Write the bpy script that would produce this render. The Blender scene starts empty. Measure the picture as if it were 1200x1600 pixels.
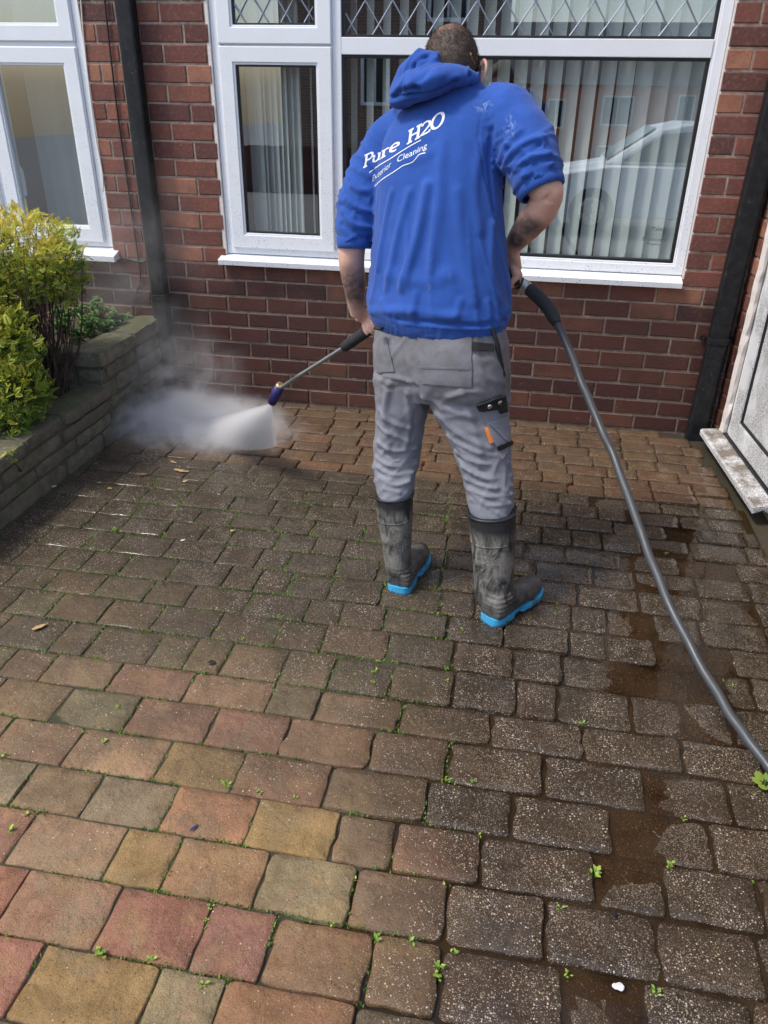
import bpy, math, random
import numpy as np
from mathutils import Vector, Matrix, noise
from mathutils.bvhtree import BVHTree
random.seed(7); RNG = np.random.default_rng(7)
SC = bpy.context.scene
COL = SC.collection

# ------------------------------------------------------------------ camera
CAM_POS = np.array([1.7139765, -4.0995331, 1.5957237])
YAW, PITCH, ROLL, FPX = 0.1708312, 0.4973815, 0.0163479, 1215.0
def _rot():
    cy, sy = math.cos(YAW), math.sin(YAW)
    Rz = np.array([[cy, -sy, 0], [sy, cy, 0], [0, 0, 1]])
    fwd = np.array([0, math.cos(PITCH), -math.sin(PITCH)]); right = np.array([1, 0, 0.]); up = np.cross(right, fwd)
    c, s = math.cos(ROLL), math.sin(ROLL)
    return Rz @ np.stack([c*right+s*up, -s*right+c*up, fwd], 1)
ROT = _rot()
cam_data = bpy.data.cameras.new('camera'); cam = bpy.data.objects.new('camera', cam_data); COL.objects.link(cam)
cam_data.sensor_fit = 'VERTICAL'; cam_data.sensor_height = 32.0; cam_data.lens = FPX/1600*32.0
cam_data.clip_start = 0.05; cam_data.clip_end = 2000
m4 = Matrix(((ROT[0, 0], ROT[0, 1], -ROT[0, 2], CAM_POS[0]), (ROT[1, 0], ROT[1, 1], -ROT[1, 2], CAM_POS[1]),
             (ROT[2, 0], ROT[2, 1], -ROT[2, 2], CAM_POS[2]), (0, 0, 0, 1)))
cam.matrix_world = m4
SC.camera = cam
# ------------------------------------------------------------------ sky, sun, exposure
SUN_EL, SUN_AZ = math.radians(57), math.radians(240)      # azimuth clockwise from +y: the sun stands front left of the house
world = bpy.data.worlds.new('World'); SC.world = world; world.use_nodes = True
wt = world.node_tree; wt.nodes.clear()
wo = wt.nodes.new('ShaderNodeOutputWorld'); wb = wt.nodes.new('ShaderNodeBackground'); sky = wt.nodes.new('ShaderNodeTexSky')
sky.sky_type = 'NISHITA'; sky.sun_disc = False; sky.sun_elevation = SUN_EL; sky.sun_rotation = SUN_AZ
sky.air_density = 1.0; sky.dust_density = 2.2; sky.ozone_density = 1.0
wb.inputs['Strength'].default_value = 0.145
wt.links.new(sky.outputs[0], wb.inputs[0]); wt.links.new(wb.outputs[0], wo.inputs[0])
sd = bpy.data.lights.new('sun', 'SUN'); sun = bpy.data.objects.new('sun', sd); COL.objects.link(sun)
sd.energy = 1.5; sd.angle = math.radians(10); sd.color = (1.0, 0.94, 0.84)
sun_dir = Vector((math.sin(SUN_AZ)*math.cos(SUN_EL), math.cos(SUN_AZ)*math.cos(SUN_EL), math.sin(SUN_EL)))
sun.rotation_euler = sun_dir.to_track_quat('Z', 'Y').to_euler()
sun.location = (0, -3, 8)
vs = SC.view_settings; vs.view_transform = 'Standard'; vs.look = 'None'; vs.gamma = 1.0; vs.exposure = 0.86; vs.use_curve_mapping = False
SC.render.film_transparent = False
SC.cycles.max_bounces = 8; SC.cycles.transparent_max_bounces = 16; SC.cycles.volume_bounces = 4
SC.cycles.use_denoising = True
SC.cycles.volume_step_rate = 1.5; SC.cycles.volume_max_steps = 128

# ------------------------------------------------------------------ geometry helpers
def vray(px, py):                                           # a viewing direction of the photograph
    return ROT @ np.array([(px-600)/FPX, (800-py)/FPX, 1.0])
def PT(px, py, Y):                                          # where that line of sight meets the vertical plane y = Y
    d = vray(px, py); return CAM_POS + d*(Y-CAM_POS[1])/d[1]
def GP(px, py, z=0.0):                                      # ... meets the level plane z
    d = vray(px, py); return CAM_POS + d*(z-CAM_POS[2])/d[2]

class MB:
    def __init__(s): s.v = []; s.f = []
    def add(s, v, f):
        n = len(s.v); s.v += [tuple(map(float, p)) for p in v]; s.f += [tuple(i+n for i in q) for q in f]; return s
    def box(s, x0, x1, y0, y1, z0, z1):
        v = [(x, y, z) for z in (z0, z1) for y in (y0, y1) for x in (x0, x1)]
        return s.add(v, [(0, 2, 3, 1), (4, 5, 7, 6), (0, 1, 5, 4), (2, 6, 7, 3), (0, 4, 6, 2), (1, 3, 7, 5)])
    def frame(s, x0, x1, z0, z1, w, y0, y1):                # four mitred bars round an opening, facing -y
        o = [(x0, z0), (x1, z0), (x1, z1), (x0, z1)]; i = [(x0+w, z0+w), (x1-w, z0+w), (x1-w, z1-w), (x0+w, z1-w)]
        v = [(a, y0, b) for a, b in o]+[(a, y0, b) for a, b in i]+[(a, y1, b) for a, b in o]+[(a, y1, b) for a, b in i]
        f = []
        for k in range(4):
            j = (k+1) % 4
            f += [(k, j, 4+j, 4+k), (8+j, 8+k, 12+k, 12+j), (j, k, 8+k, 8+j), (4+k, 4+j, 12+j, 12+k)]
        return s.add(v, f)
    def mesh(s, name):
        me = bpy.data.meshes.new(name); me.from_pydata(s.v, [], s.f); me.update(); return me
    def build(s, name, mat, parent=None, smooth=False, kind=None):
        return link(name, s.mesh(name), mat, parent, smooth, kind)

def link(name, me, mat, parent=None, smooth=False, kind=None):
    o = bpy.data.objects.new(name, me); COL.objects.link(o)
    if mat is not None and not me.materials: me.materials.append(mat)
    if smooth:
        me.polygons.foreach_set('use_smooth', [True]*len(me.polygons))
    if parent is not None: o.parent = parent
    if kind: o['kind'] = kind
    return o
def empty(name, loc=(0, 0, 0)):
    o = bpy.data.objects.new(name, None); COL.objects.link(o); o.empty_display_size = 0.1; o.location = loc; return o
def tag(o, label, cat, group=None, kind=None):
    o['label'] = label; o['category'] = cat
    if group: o['group'] = group
    if kind: o['kind'] = kind
    return o

def nrm(v):
    v = np.asarray(v, float); return v/max(np.linalg.norm(v), 1e-9)
def loft(rings, cap=True):
    n = len(rings[0]); v = [p for r in rings for p in r]; f = []
    for i in range(len(rings)-1):
        for j in range(n):
            k = (j+1) % n; f.append((i*n+j, i*n+k, (i+1)*n+k, (i+1)*n+j))
    if cap:
        m = len(v); v = list(v)+[np.mean(rings[0], 0), np.mean(rings[-1], 0)]; l = (len(rings)-1)*n
        for j in range(n):
            k = (j+1) % n; f += [(m, k, j), (m+1, l+j, l+k)]
    return v, f
def ell(c, u, v, a, b, n=24, p=2.0):
    t = np.arange(n)*2*np.pi/n; ct, st = np.cos(t), np.sin(t)
    ct = np.sign(ct)*abs(ct)**(2/p); st = np.sign(st)*abs(st)**(2/p)
    return [np.asarray(c)+a*x*np.asarray(u)+b*y*np.asarray(v) for x, y in zip(ct, st)]
def tube(path, radii, n=10, cap=True, up=None):
    P = [np.asarray(p, float) for p in path]; rings = []; u = None
    if hasattr(radii, '__len__') and len(radii) != len(P):
        R = np.array([r if hasattr(r, '__len__') else (r, r) for r in radii], float); s = np.linspace(0, 1, len(radii))
        radii = [tuple(np.interp(q, s, R[:, k]) for k in (0, 1)) for q in np.linspace(0, 1, len(P))]
    for i, p in enumerate(P):
        t = nrm(P[min(i+1, len(P)-1)]-P[max(i-1, 0)])
        if u is None:
            u = np.cross(t, up if up is not None else ((0, 0, 1) if abs(t[2]) < .9 else (1, 0, 0)))
        u = nrm(u-t*np.dot(u, t)); w = np.cross(t, u)
        r = radii[i] if hasattr(radii, '__len__') else radii
        a, b = r if hasattr(r, '__len__') else (r, r)
        rings.append(ell(p, u, w, a, b, n))
    return loft(rings, cap)
def smooth_path(pts, n=40):                                 # Catmull-Rom
    P = [np.asarray(p, float) for p in pts]; P = [2*P[0]-P[1]]+P+[2*P[-1]-P[-2]]; out = []
    seg = len(P)-3
    for i in range(n):
        s = i/(n-1)*seg; k = min(int(s), seg-1); t = s-k; a, b, c, d = P[k:k+4]
        out.append(.5*((2*b)+(-a+c)*t+(2*a-5*b+4*c-d)*t*t+(-a+3*b-3*c+d)*t**3))
    return out
def blob(c, r, rot=None, n=16):                             # ellipsoid
    rings = []
    for i in range(1, n):
        th = math.pi*i/n
        rings.append([(math.sin(th)*math.cos(2*math.pi*j/n), math.sin(th)*math.sin(2*math.pi*j/n), math.cos(th)) for j in range(n)])
    v, f = loft(rings); v = np.array(v)*np.asarray(r)
    v[len(v)-2] = (0, 0, r[2]); v[len(v)-1] = (0, 0, -r[2])
    if rot is not None: v = v @ np.asarray(rot).T
    return v+np.asarray(c), [tuple(reversed(q)) for q in f]
def get_co(me):
    a = np.empty(len(me.vertices)*3); me.vertices.foreach_get('co', a); return a.reshape(-1, 3)
def set_co(me, a):
    me.vertices.foreach_set('co', np.ascontiguousarray(a, dtype=float).ravel()); me.update()
def normals(me):
    a = np.empty(len(me.vertices)*3); me.vertices.foreach_get('normal', a); return a.reshape(-1, 3)
def remesh(mb, voxel, it=6, fac=0.5):                       # fuse overlapping pieces into one continuous skin
    me = mb.mesh('tmp'); o = bpy.data.objects.new('tmp', me); COL.objects.link(o)
    r = o.modifiers.new('r', 'REMESH'); r.mode = 'VOXEL'; r.voxel_size = voxel; r.use_smooth_shade = True
    if it:
        s = o.modifiers.new('s', 'SMOOTH'); s.factor = fac; s.iterations = it
    dg = bpy.context.evaluated_depsgraph_get()
    out = bpy.data.meshes.new_from_object(o.evaluated_get(dg), depsgraph=dg)
    bpy.data.objects.remove(o); bpy.data.meshes.remove(me)
    out.materials.clear()
    return out
def dist_poly(co, pts):
    d = np.full(len(co), 9.0)
    for a, b in zip(pts[:-1], pts[1:]):
        ab = b-a; t = np.clip(((co-a)@ab)/max(ab@ab, 1e-9), 0, 1); d = np.minimum(d, np.linalg.norm(co-(a+t[:, None]*ab), axis=1))
    return d
def folds(me, strokes, cast):                               # raised cloth folds along strokes (amp > 0) or creases (amp < 0)
    co = get_co(me); nr = normals(me); add = np.zeros(len(co))
    for pts, w, amp in strokes:
        q = [cast(*p)[0] for p in pts]; q = [np.array(p) for p in q if p is not None]
        if len(q) < 2: continue
        q = smooth_path(q, max(8, len(q)*4)) if len(q) > 2 else q
        d = dist_poly(co, q)/w; add += amp*(1-.8*d*d)*np.exp(-d*d)
    set_co(me, co+nr*add[:, None])
def rough_up(me, amp, scale, octaves=2, seed=0.0, aniso=(1, 1, 1)):
    co = get_co(me); nr = normals(me)
    a = np.array([noise.fractal(Vector((p[0]*scale*aniso[0]+seed, p[1]*scale*aniso[1], p[2]*scale*aniso[2])), 1.0, 2.0, octaves) for p in co])
    set_co(me, co+nr*(a*amp)[:, None])
def caster(me):
    co = get_co(me); bv = BVHTree.FromPolygons([Vector(c) for c in co], [tuple(p.vertices) for p in me.polygons])
    def cast(px, py):
        d = Vector(vray(px, py)).normalized(); h = bv.ray_cast(Vector(CAM_POS), d)
        return h[0], h[1]
    return cast
def patch(cast, quad, nx, ny, off, thick, edge=None):       # a panel that follows a surface: quad corners tl,tr,br,bl
    tl, tr, br, bl = [np.array(q, float) for q in quad]; mb = MB(); top = []; bot = []; last = None
    for j in range(ny+1):
        for i in range(nx+1):
            s, t = i/nx, j/ny; p = (1-t)*((1-s)*tl+s*tr)+t*((1-s)*bl+s*br)
            h, n = cast(*p)
            if h is None:
                if last is None: h, n = Vector(PT(p[0], p[1], -1.7)), Vector((0, -1, 0))
                else:
                    dd = vray(p[0], p[1]); L = (last-Vector(CAM_POS)).length; h = Vector(CAM_POS)+Vector(nrm(dd))*L; n = Vector((0, -1, 0))
            last = h
            if n.dot(Vector(vray(*p))) > 0: n = -n
            top.append(np.array(h+n*(off+thick))); bot.append(np.array(h+n*(off-.004)))
    W = nx+1; f = [(j*W+i, j*W+i+1, (j+1)*W+i+1, (j+1)*W+i) for j in range(ny) for i in range(nx)]
    N = len(top); ring = [i for i in range(W)]+[j*W+nx for j in range(1, ny+1)]+[ny*W+i for i in range(nx-1, -1, -1)]+[j*W for j in range(ny-1, 0, -1)]
    f = [tuple(reversed(q)) for q in f]
    for a, b in zip(ring, ring[1:]+ring[:1]): f.append((a, b, N+b, N+a))
    mb.add(top+bot, f); return mb

# ------------------------------------------------------------------ material helpers
def newmat(name):
    m = bpy.data.materials.new(name); m.use_nodes = True; return m, m.node_tree, m.node_tree.nodes['Principled BSDF']
class NT:
    def __init__(s, nt): s.nt = nt
    def n(s, t, **k):
        x = s.nt.nodes.new(t)
        for a, b in k.items():
            if a.startswith('i_'): pass
            else: setattr(x, a, b)
        return x
    def put(s, sock, v):
        if hasattr(v, 'is_linked') or hasattr(v, 'links'): s.nt.links.new(v, sock)
        else:
            if hasattr(sock.default_value, '__len__') and not hasattr(v, '__len__'): v = (v, v, v, 1) if len(sock.default_value) == 4 else (v, v, v)
            if hasattr(sock.default_value, '__len__') and len(sock.default_value) == 4 and len(v) == 3: v = (*v, 1)
            sock.default_value = v
    def math(s, op, a, b=0.0, clamp=False):
        x = s.n('ShaderNodeMath', operation=op, use_clamp=clamp); s.put(x.inputs[0], a); s.put(x.inputs[1], b); return x.outputs[0]
    def mix(s, f, a, b, mode='MIX'):
        x = s.n('ShaderNodeMix', data_type='RGBA', blend_type=mode); s.put(x.inputs[0], f); s.put(x.inputs[6], a); s.put(x.inputs[7], b); return x.outputs[2]
    def noise(s, co, scale, detail=3.0, rough=.5, dist=0.0, out=0):
        x = s.n('ShaderNodeTexNoise'); s.put(x.inputs['Vector'], co); x.inputs['Scale'].default_value = scale
        x.inputs['Detail'].default_value = detail; x.inputs['Roughness'].default_value = rough; x.inputs['Distortion'].default_value = dist
        return x.outputs[out]
    def voro(s, co, scale, out='Distance', feature='F1', rnd=1.0):
        x = s.n('ShaderNodeTexVoronoi', feature=feature); s.put(x.inputs['Vector'], co); x.inputs['Scale'].default_value = scale
        x.inputs['Randomness'].default_value = rnd; return x.outputs[out]
    def ramp(s, f, stops, interp='LINEAR'):
        x = s.n('ShaderNodeValToRGB'); x.color_ramp.interpolation = interp; e = x.color_ramp.elements
        while len(e) < len(stops): e.new(.5)
        for el, (p, c) in zip(e, stops):
            el.position = p; el.color = (c, c, c, 1) if not hasattr(c, '__len__') else (*c, 1)
        s.put(x.inputs[0], f); return x.outputs[0]
    def rng(s, v, a, b, c=0.0, d=1.0):
        x = s.n('ShaderNodeMapRange', clamp=True); s.put(x.inputs[0], v)
        for i, k in enumerate((a, b, c, d)): s.put(x.inputs[i+1], k)
        return x.outputs[0]
    def pos(s): return s.n('ShaderNodeNewGeometry').outputs['Position']
    def obj(s): return s.n('ShaderNodeTexCoord').outputs['Object']
    def sep(s, v):
        x = s.n('ShaderNodeSeparateXYZ'); s.put(x.inputs[0], v); return x.outputs
    def bump(s, h, strength, dist, normal=None):
        x = s.n('ShaderNodeBump'); x.inputs['Strength'].default_value = strength; x.inputs['Distance'].default_value = dist
        s.put(x.inputs['Height'], h)
        if normal is not None: s.put(x.inputs['Normal'], normal)
        return x.outputs[0]
    def ellmask(s, pos, c, r, soft=.25):                    # a stain or mark round a fixed spot
        x = s.n('ShaderNodeVectorMath', operation='SUBTRACT'); s.put(x.inputs[0], pos); x.inputs[1].default_value = tuple(c)
        y = s.n('ShaderNodeVectorMath', operation='DIVIDE'); s.put(y.inputs[0], x.outputs[0]); y.inputs[1].default_value = tuple(r)
        z = s.n('ShaderNodeVectorMath', operation='LENGTH'); s.put(z.inputs[0], y.outputs[0])
        return s.rng(z.outputs['Value'], 1+soft, 1-soft)
def simple(name, color, rough=.6, var=.25, nscale=40.0, bump=.15, bdist=.002, metal=0.0, spec=.5, coords='obj', sheen=0.0):
    m, nt, b = newmat(name); t = NT(nt); co = t.obj() if coords == 'obj' else t.pos()
    n = t.noise(co, nscale, 4.0, .6); n2 = t.noise(co, nscale*.23, 3.0)
    k = t.math('ADD', t.math('MULTIPLY', n, var), t.math('MULTIPLY', n2, var)); k = t.math('ADD', k, 1-var)
    t.put(b.inputs['Base Color'], t.mix(1.0, color, t.mix(1.0, k, k), 'MULTIPLY') if False else t.mix(1.0, color, t.ramp(k, [(0, 0.0), (1, 1.0)]), 'MULTIPLY'))
    t.put(b.inputs['Roughness'], t.rng(n2, .3, .7, max(rough-.12, .02), min(rough+.12, 1)))
    b.inputs['Metallic'].default_value = metal; b.inputs['Specular IOR Level'].default_value = spec
    if sheen: b.inputs['Sheen Weight'].default_value = sheen
    if bump: t.put(b.inputs['Normal'], t.bump(n, bump, bdist))
    return m
# ------------------------------------------------------------------ materials of the setting
def mat_brick():
    m, nt, b = newmat('brick'); t = NT(nt); p = t.pos(); xyz = t.sep(p)
    r = t.n('ShaderNodeObjectInfo').outputs['Random']
    base = t.ramp(r, [(0, (.085, .034, .03)), (.2, (.145, .05, .038)), (.45, (.195, .066, .046)), (.75, (.27, .10, .062)), (1, (.40, .18, .105))])
    mott = t.noise(p, 14, 4, .6); base = t.mix(t.rng(mott, .35, .75, 0, .55), base, (.13, .045, .036))
    base = t.mix(t.rng(t.noise(p, 55, 3), .5, .75, 0, .35), base, (.36, .17, .11))
    grain = t.noise(p, 420, 2, .6); base = t.mix(t.rng(grain, .55, .7, 0, .5), base, (.07, .03, .025))
    base = t.mix(t.rng(t.noise(p, 300, 2, .5, out=0), .66, .76, 0, .5), base, (.5, .34, .26))
    # splash-soaked lower courses
    wet = t.rng(t.math('ADD', xyz[2], t.math('MULTIPLY', t.noise(p, 5, 4), .30)), .94, .74)
    base = t.mix(t.rng(t.noise(p, 3.5, 5, .7), .50, .72, 0, .55), base, (.085, .05, .04))
    base = t.mix(t.math('MULTIPLY', wet, .88), base, t.mix(.3, t.mix(1.0, base, (.30, .26, .27), 'MULTIPLY'), (.050, .022, .017)))
    eff = t.math('MULTIPLY', t.rng(t.noise(p, 22, 6, .75), .60, .74), t.rng(xyz[2], .5, .05)); base = t.mix(t.math('MULTIPLY', eff, .35), base, (.36, .31, .28))
    t.put(b.inputs['Base Color'], base)
    t.put(b.inputs['Roughness'], t.mix(wet, .82, t.rng(grain, .3, .7, .28, .62)))
    h = t.math('ADD', grain, t.math('MULTIPLY', t.noise(p, 90, 4), 1.6))
    t.put(b.inputs['Normal'], t.bump(h, .7, .0022)); return m
def mat_mortar():
    m, nt, b = newmat('mortar'); t = NT(nt); p = t.pos(); xyz = t.sep(p)
    c = t.ramp(t.noise(p, 30, 5, .7), [(.25, (.25, .19, .145)), (.6, (.47, .37, .29)), (.85, (.62, .54, .46))])
    wet = t.rng(t.math('ADD', xyz[2], t.math('MULTIPLY', t.noise(p, 5, 4), .28)), .95, .62)
    c = t.mix(t.math('MULTIPLY', wet, .75), c, t.mix(1.0, c, (.42, .42, .42), 'MULTIPLY'))
    c = t.mix(t.rng(t.noise(p, 9, 5, .7), .48, .68, 0, .75), c, (.10, .08, .065)); c = t.mix(t.rng(t.noise(p, 40, 4, .7), .6, .72, 0, .7), c, (.6, .55, .5))
    t.put(b.inputs['Base Color'], c); b.inputs['Roughness'].default_value = .95
    t.put(b.inputs['Normal'], t.bump(t.noise(p, 220, 4, .7), 1.0, .004)); return m
def mat_farbrick(name, c1, c2, mort, scale):
    m, nt, b = newmat(name); t = NT(nt)
    x = t.n('ShaderNodeTexBrick'); s = t.sep(t.pos()); cb = t.n('ShaderNodeCombineXYZ')
    t.put(cb.inputs[0], t.math('ADD', s[0], s[1])); t.put(cb.inputs[1], s[2]); t.put(x.inputs['Vector'], cb.outputs[0])
    for k, v in (('Color1', (*c1, 1)), ('Color2', (*c2, 1)), ('Mortar', (*mort, 1)), ('Scale', scale), ('Mortar Size', .02), ('Brick Width', .5), ('Row Height', .17)): x.inputs[k].default_value = v
    t.put(b.inputs['Base Color'], x.outputs['Color']); b.inputs['Roughness'].default_value = .9; return m
def mat_upvc():
    m, nt, b = newmat('white_upvc'); t = NT(nt); p = t.pos(); xyz = t.sep(p)
    n = t.noise(p, 6, 4, .6)
    d1 = t.rng(t.voro(p, 70), .20, .11); k1 = t.rng(t.noise(p, 17, 2), .46, .56); low = t.rng(xyz[2], 1.75, .8, .15, 1.0)
    d2 = t.rng(t.voro(p, 120), .25, .13); k2 = t.rng(t.noise(p, 29, 2), .5, .6)
    sp = t.math('MULTIPLY', t.math('MAXIMUM', t.math('MULTIPLY', d1, k1), t.math('MULTIPLY', d2, k2)), low)
    c = t.mix(t.rng(n, .35, .75, 0, .25), (.80, .82, .85), (.62, .63, .62)); c = t.mix(t.math('MULTIPLY', sp, .9), c, (.07, .055, .04))
    t.put(b.inputs['Base Color'], c); t.put(b.inputs['Roughness'], t.rng(n, .3, .7, .28, .45)); return m
def mat_upvc_dirty():
    m, nt, b = newmat('dirty_upvc'); t = NT(nt); p = t.pos(); xyz = t.sep(p)
    d1 = t.rng(t.voro(p, 150), .40, .22); d2 = t.rng(t.noise(p, 240, 3, .7), .50, .60)
    k = t.rng(t.math('ADD', t.noise(p, 7, 4, .6), t.rng(xyz[1], -.2, -.85, 0, .35)), .48, .66)
    up = t.rng(t.sep(t.n('ShaderNodeNewGeometry').outputs['Normal'])[2], .5, .9)
    k = t.math('MAXIMUM', k, t.math('MULTIPLY', up, t.rng(t.noise(p, 6, 4, .6), .26, .44)))
    sp = t.math('MULTIPLY', t.math('MAXIMUM', d1, d2), k)
    c = t.mix(t.math('MULTIPLY', sp, .95), (.74, .75, .76), (.05, .04, .028)); c = t.mix(t.math('MULTIPLY', up, t.rng(t.noise(p, 8, 5, .7), .42, .58, 0, .85)), c, (.12, .09, .055)); c = t.mix(t.rng(t.noise(p, 4, 4), .6, .75, 0, .5), c, (.25, .2, .14))
    t.put(b.inputs['Base Color'], c); b.inputs['Roughness'].default_value = .42; return m
def mat_glass(name, ior=.08, tint=(.93, .96, .95)):
    m, nt, b = newmat(name); t = NT(nt); nt.nodes.remove(b); out = nt.nodes['Material Output']
    lw = t.n('ShaderNodeLayerWeight'); lw.inputs[0].default_value = .5       # Schlick reflectance of one glass face
    refl = t.math('ADD', t.math('MULTIPLY', t.math('POWER', lw.outputs['Facing'], 5.0), 1-ior), ior)
    tr = t.n('ShaderNodeBsdfTransparent'); tr.inputs[0].default_value = (*tint, 1)
    gl = t.n('ShaderNodeBsdfGlossy'); gl.inputs['Roughness'].default_value = .0; gl.inputs['Color'].default_value = (.97, .98, 1, 1)
    p = t.pos(); df = t.n('ShaderNodeBsdfDiffuse'); df.inputs[0].default_value = (.3, .27, .22, 1)
    d1 = t.math('MULTIPLY', t.rng(t.voro(p, 75), .10, .05), t.rng(t.noise(p, 15, 2), .47, .57))
    mx = t.n('ShaderNodeMixShader'); t.put(mx.inputs[0], refl); t.put(mx.inputs[1], tr.outputs[0]); t.put(mx.inputs[2], gl.outputs[0])
    m2 = t.n('ShaderNodeMixShader'); t.put(m2.inputs[0], t.math('MULTIPLY', d1, .8)); t.put(m2.inputs[1], mx.outputs[0]); t.put(m2.inputs[2], df.outputs[0])
    t.put(out.inputs[0], m2.outputs[0]); return m
def zones(t, p):
    """state of the drive: green-brown grime not yet washed off, and water lying or running to the right"""
    s = t.sep(p); x, y = s[0], s[1]; nz = t.noise(p, 3.2, 5, .6); nz2 = t.math('SUBTRACT', nz, .5)
    far = t.rng(t.math('ADD', y, t.math('MULTIPLY', nz2, .12)), -.80, -.88)
    near = t.rng(t.math('ADD', t.math('ADD', y, t.math('MULTIPLY', x, .16)), t.math('MULTIPLY', nz2, 1.3)), -2.75, -1.60)
    grime = t.math('MULTIPLY', far, near)
    w1 = t.rng(t.math('ADD', t.math('ADD', x, t.math('MULTIPLY', y, .12)), t.math('MULTIPLY', nz2, .5)), 1.02, 1.42)
    w2 = t.rng(y, -1.0, -.6); w3 = t.rng(t.math('ADD', y, t.math('MULTIPLY', nz2, .9)), -2.35, -1.6, 0, .62)
    wet = t.math('MAXIMUM', t.math('MAXIMUM', w1, t.math('MULTIPLY', w2, .8)), w3)
    worn = t.math('MAXIMUM', t.math('MULTIPLY', w1, t.rng(y, -1.2, -2.2, .6, 1.0)), t.math('MAXIMUM', grime, t.math('MULTIPLY', w2, .8)))
    return grime, wet, worn, w2
def mat_sett():
    m, nt, b = newmat('sett'); t = NT(nt); p = t.pos(); oi = t.n('ShaderNodeObjectInfo')
    grime, wet, worn, w2_ = zones(t, p)
    c = oi.outputs['Color']
    m1 = t.noise(p, 13, 4, .6, .5); m2 = t.noise(p, 9, 3, .6, .3, 1); m2s = t.sep(m2)
    c = t.mix(t.rng(m1, .38, .66, 0, .75), c, t.mix(1.0, c, (.55, .53, .48), 'MULTIPLY'))
    c = t.mix(t.rng(m2s[0], .52, .70, 0, .55), c, (.36, .235, .10)); c = t.mix(t.rng(m2s[1], .54, .70, 0, .45), c, (.22, .19, .12)); c = t.mix(t.rng(m2s[2], .56, .72, 0, .4), c, (.36, .165, .11))
    g1 = t.noise(p, 300, 4, .7); c = t.mix(t.rng(g1, .48, .66, 0, .65), c, t.mix(1.0, c, (.42, .38, .34), 'MULTIPLY')); c = t.mix(t.rng(g1, .42, .30, 0, .35), c, (.50, .38, .27))
    # grime greys every block to one tone
    c = t.mix(t.math('MULTIPLY', grime, .75), c, (.108, .088, .063))
    # exposed aggregate, dense where the face has weathered off
    cell = t.voro(p, 190); rnd = t.sep(t.voro(p, 190, 'Color')); size = t.rng(rnd[0], 0, 1, .14, .50); patchy = t.rng(t.noise(p, 8, 5, .65), .32, .64, .18, 1.2)
    on = t.math('LESS_THAN', rnd[1], t.math('MULTIPLY', t.rng(worn, 0, 1, .10, .88), patchy)); grit = t.math('MULTIPLY', t.rng(t.math('SUBTRACT', size, cell), 0, .12), on)
    gcol = t.ramp(rnd[2], [(0, (.12, .085, .055)), (.35, (.28, .205, .14)), (.75, (.50, .40, .29)), (1, (.80, .72, .60))])
    cell2 = t.voro(p, 360); rnd2 = t.sep(t.voro(p, 360, 'Color')); on2 = t.math('LESS_THAN', rnd2[1], t.math('MULTIPLY', t.rng(worn, 0, 1, .05, .75), patchy))
    grit2 = t.math('MULTIPLY', t.math('LESS_THAN', cell2, .40), on2); g2c = t.ramp(rnd2[2], [(0, (.16, .12, .09)), (.6, (.36, .29, .22)), (1, (.66, .58, .48))])
    dull = t.mix(.72, c, (.040, .030, .021)); c = t.mix(t.math('MULTIPLY', worn, t.rng(w2_, 0, 1, .92, .62)), c, dull)
    alg = t.math('MULTIPLY', grime, t.rng(t.noise(p, 7, 5, .65), .30, .62, .10, .60)); c = t.mix(alg, c, t.mix(.5, t.mix(1.0, c, (.62, .62, .36), 'MULTIPLY'), (.058, .055, .026)))
    c = t.mix(t.math('MULTIPLY', wet, t.rng(w2_, 0, 1, .85, .50)), c, t.mix(1.0, c, (.44, .37, .28), 'MULTIPLY'))
    c = t.mix(t.math('MULTIPLY', grit2, .62), c, g2c); c = t.mix(t.math('MULTIPLY', grit, .82), c, gcol); c = t.mix(t.math('MULTIPLY', wet, .35), c, t.mix(1.0, c, (.66, .58, .48), 'MULTIPLY'))
    pit = t.math('MULTIPLY', t.rng(t.voro(p, 62), .13, .06), t.rng(t.noise(p, 21, 2), .48, .54)); c = t.mix(t.math('MULTIPLY', pit, .8), c, (.03, .025, .02))
    t.put(b.inputs['Base Color'], c)
    patch_wet = t.rng(t.noise(p, 7, 4, .6), .35, .62)
    t.put(b.inputs['Roughness'], t.rng(t.math('MULTIPLY', wet, t.rng(patch_wet, 0, 1, .5, 1.0)), 0, 1, .72, .42))
    h = t.math('ADD', t.math('ADD', t.math('MULTIPLY', g1, 1.1), t.math('MULTIPLY', t.math('MAXIMUM', grit, t.math('MULTIPLY', grit2, .6)), .9)), t.math('MULTIPLY', t.noise(p, 34, 4, .55), 3.0))
    h2 = t.math('ADD', t.noise(p, 14, 3, .5), t.math('MULTIPLY', t.math('ABSOLUTE', t.math('SUBTRACT', t.noise(p, 17, 2, .5, 1.0), .5)), -1.2))
    bp = t.n('ShaderNodeBump'); bp.inputs['Distance'].default_value = .0034; t.put(bp.inputs['Height'], h); t.put(bp.inputs['Strength'], t.rng(wet, 0, 1, .95, .65)); soft = t.bump(h2, .6, .010); t.put(bp.inputs['Normal'], soft)
    t.put(b.inputs['Normal'], bp.outputs[0]); b.inputs['Specular IOR Level'].default_value = .3
    film = t.math('MULTIPLY', wet, t.rng(t.noise(p, 11, 4, .6), .30, .48)); t.put(b.inputs['Coat Weight'], film); b.inputs['Coat Roughness'].default_value = .02; b.inputs['Coat IOR'].default_value = 1.33; t.put(b.inputs['Coat Normal'], t.bump(h2, .15, .005)); return m
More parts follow.
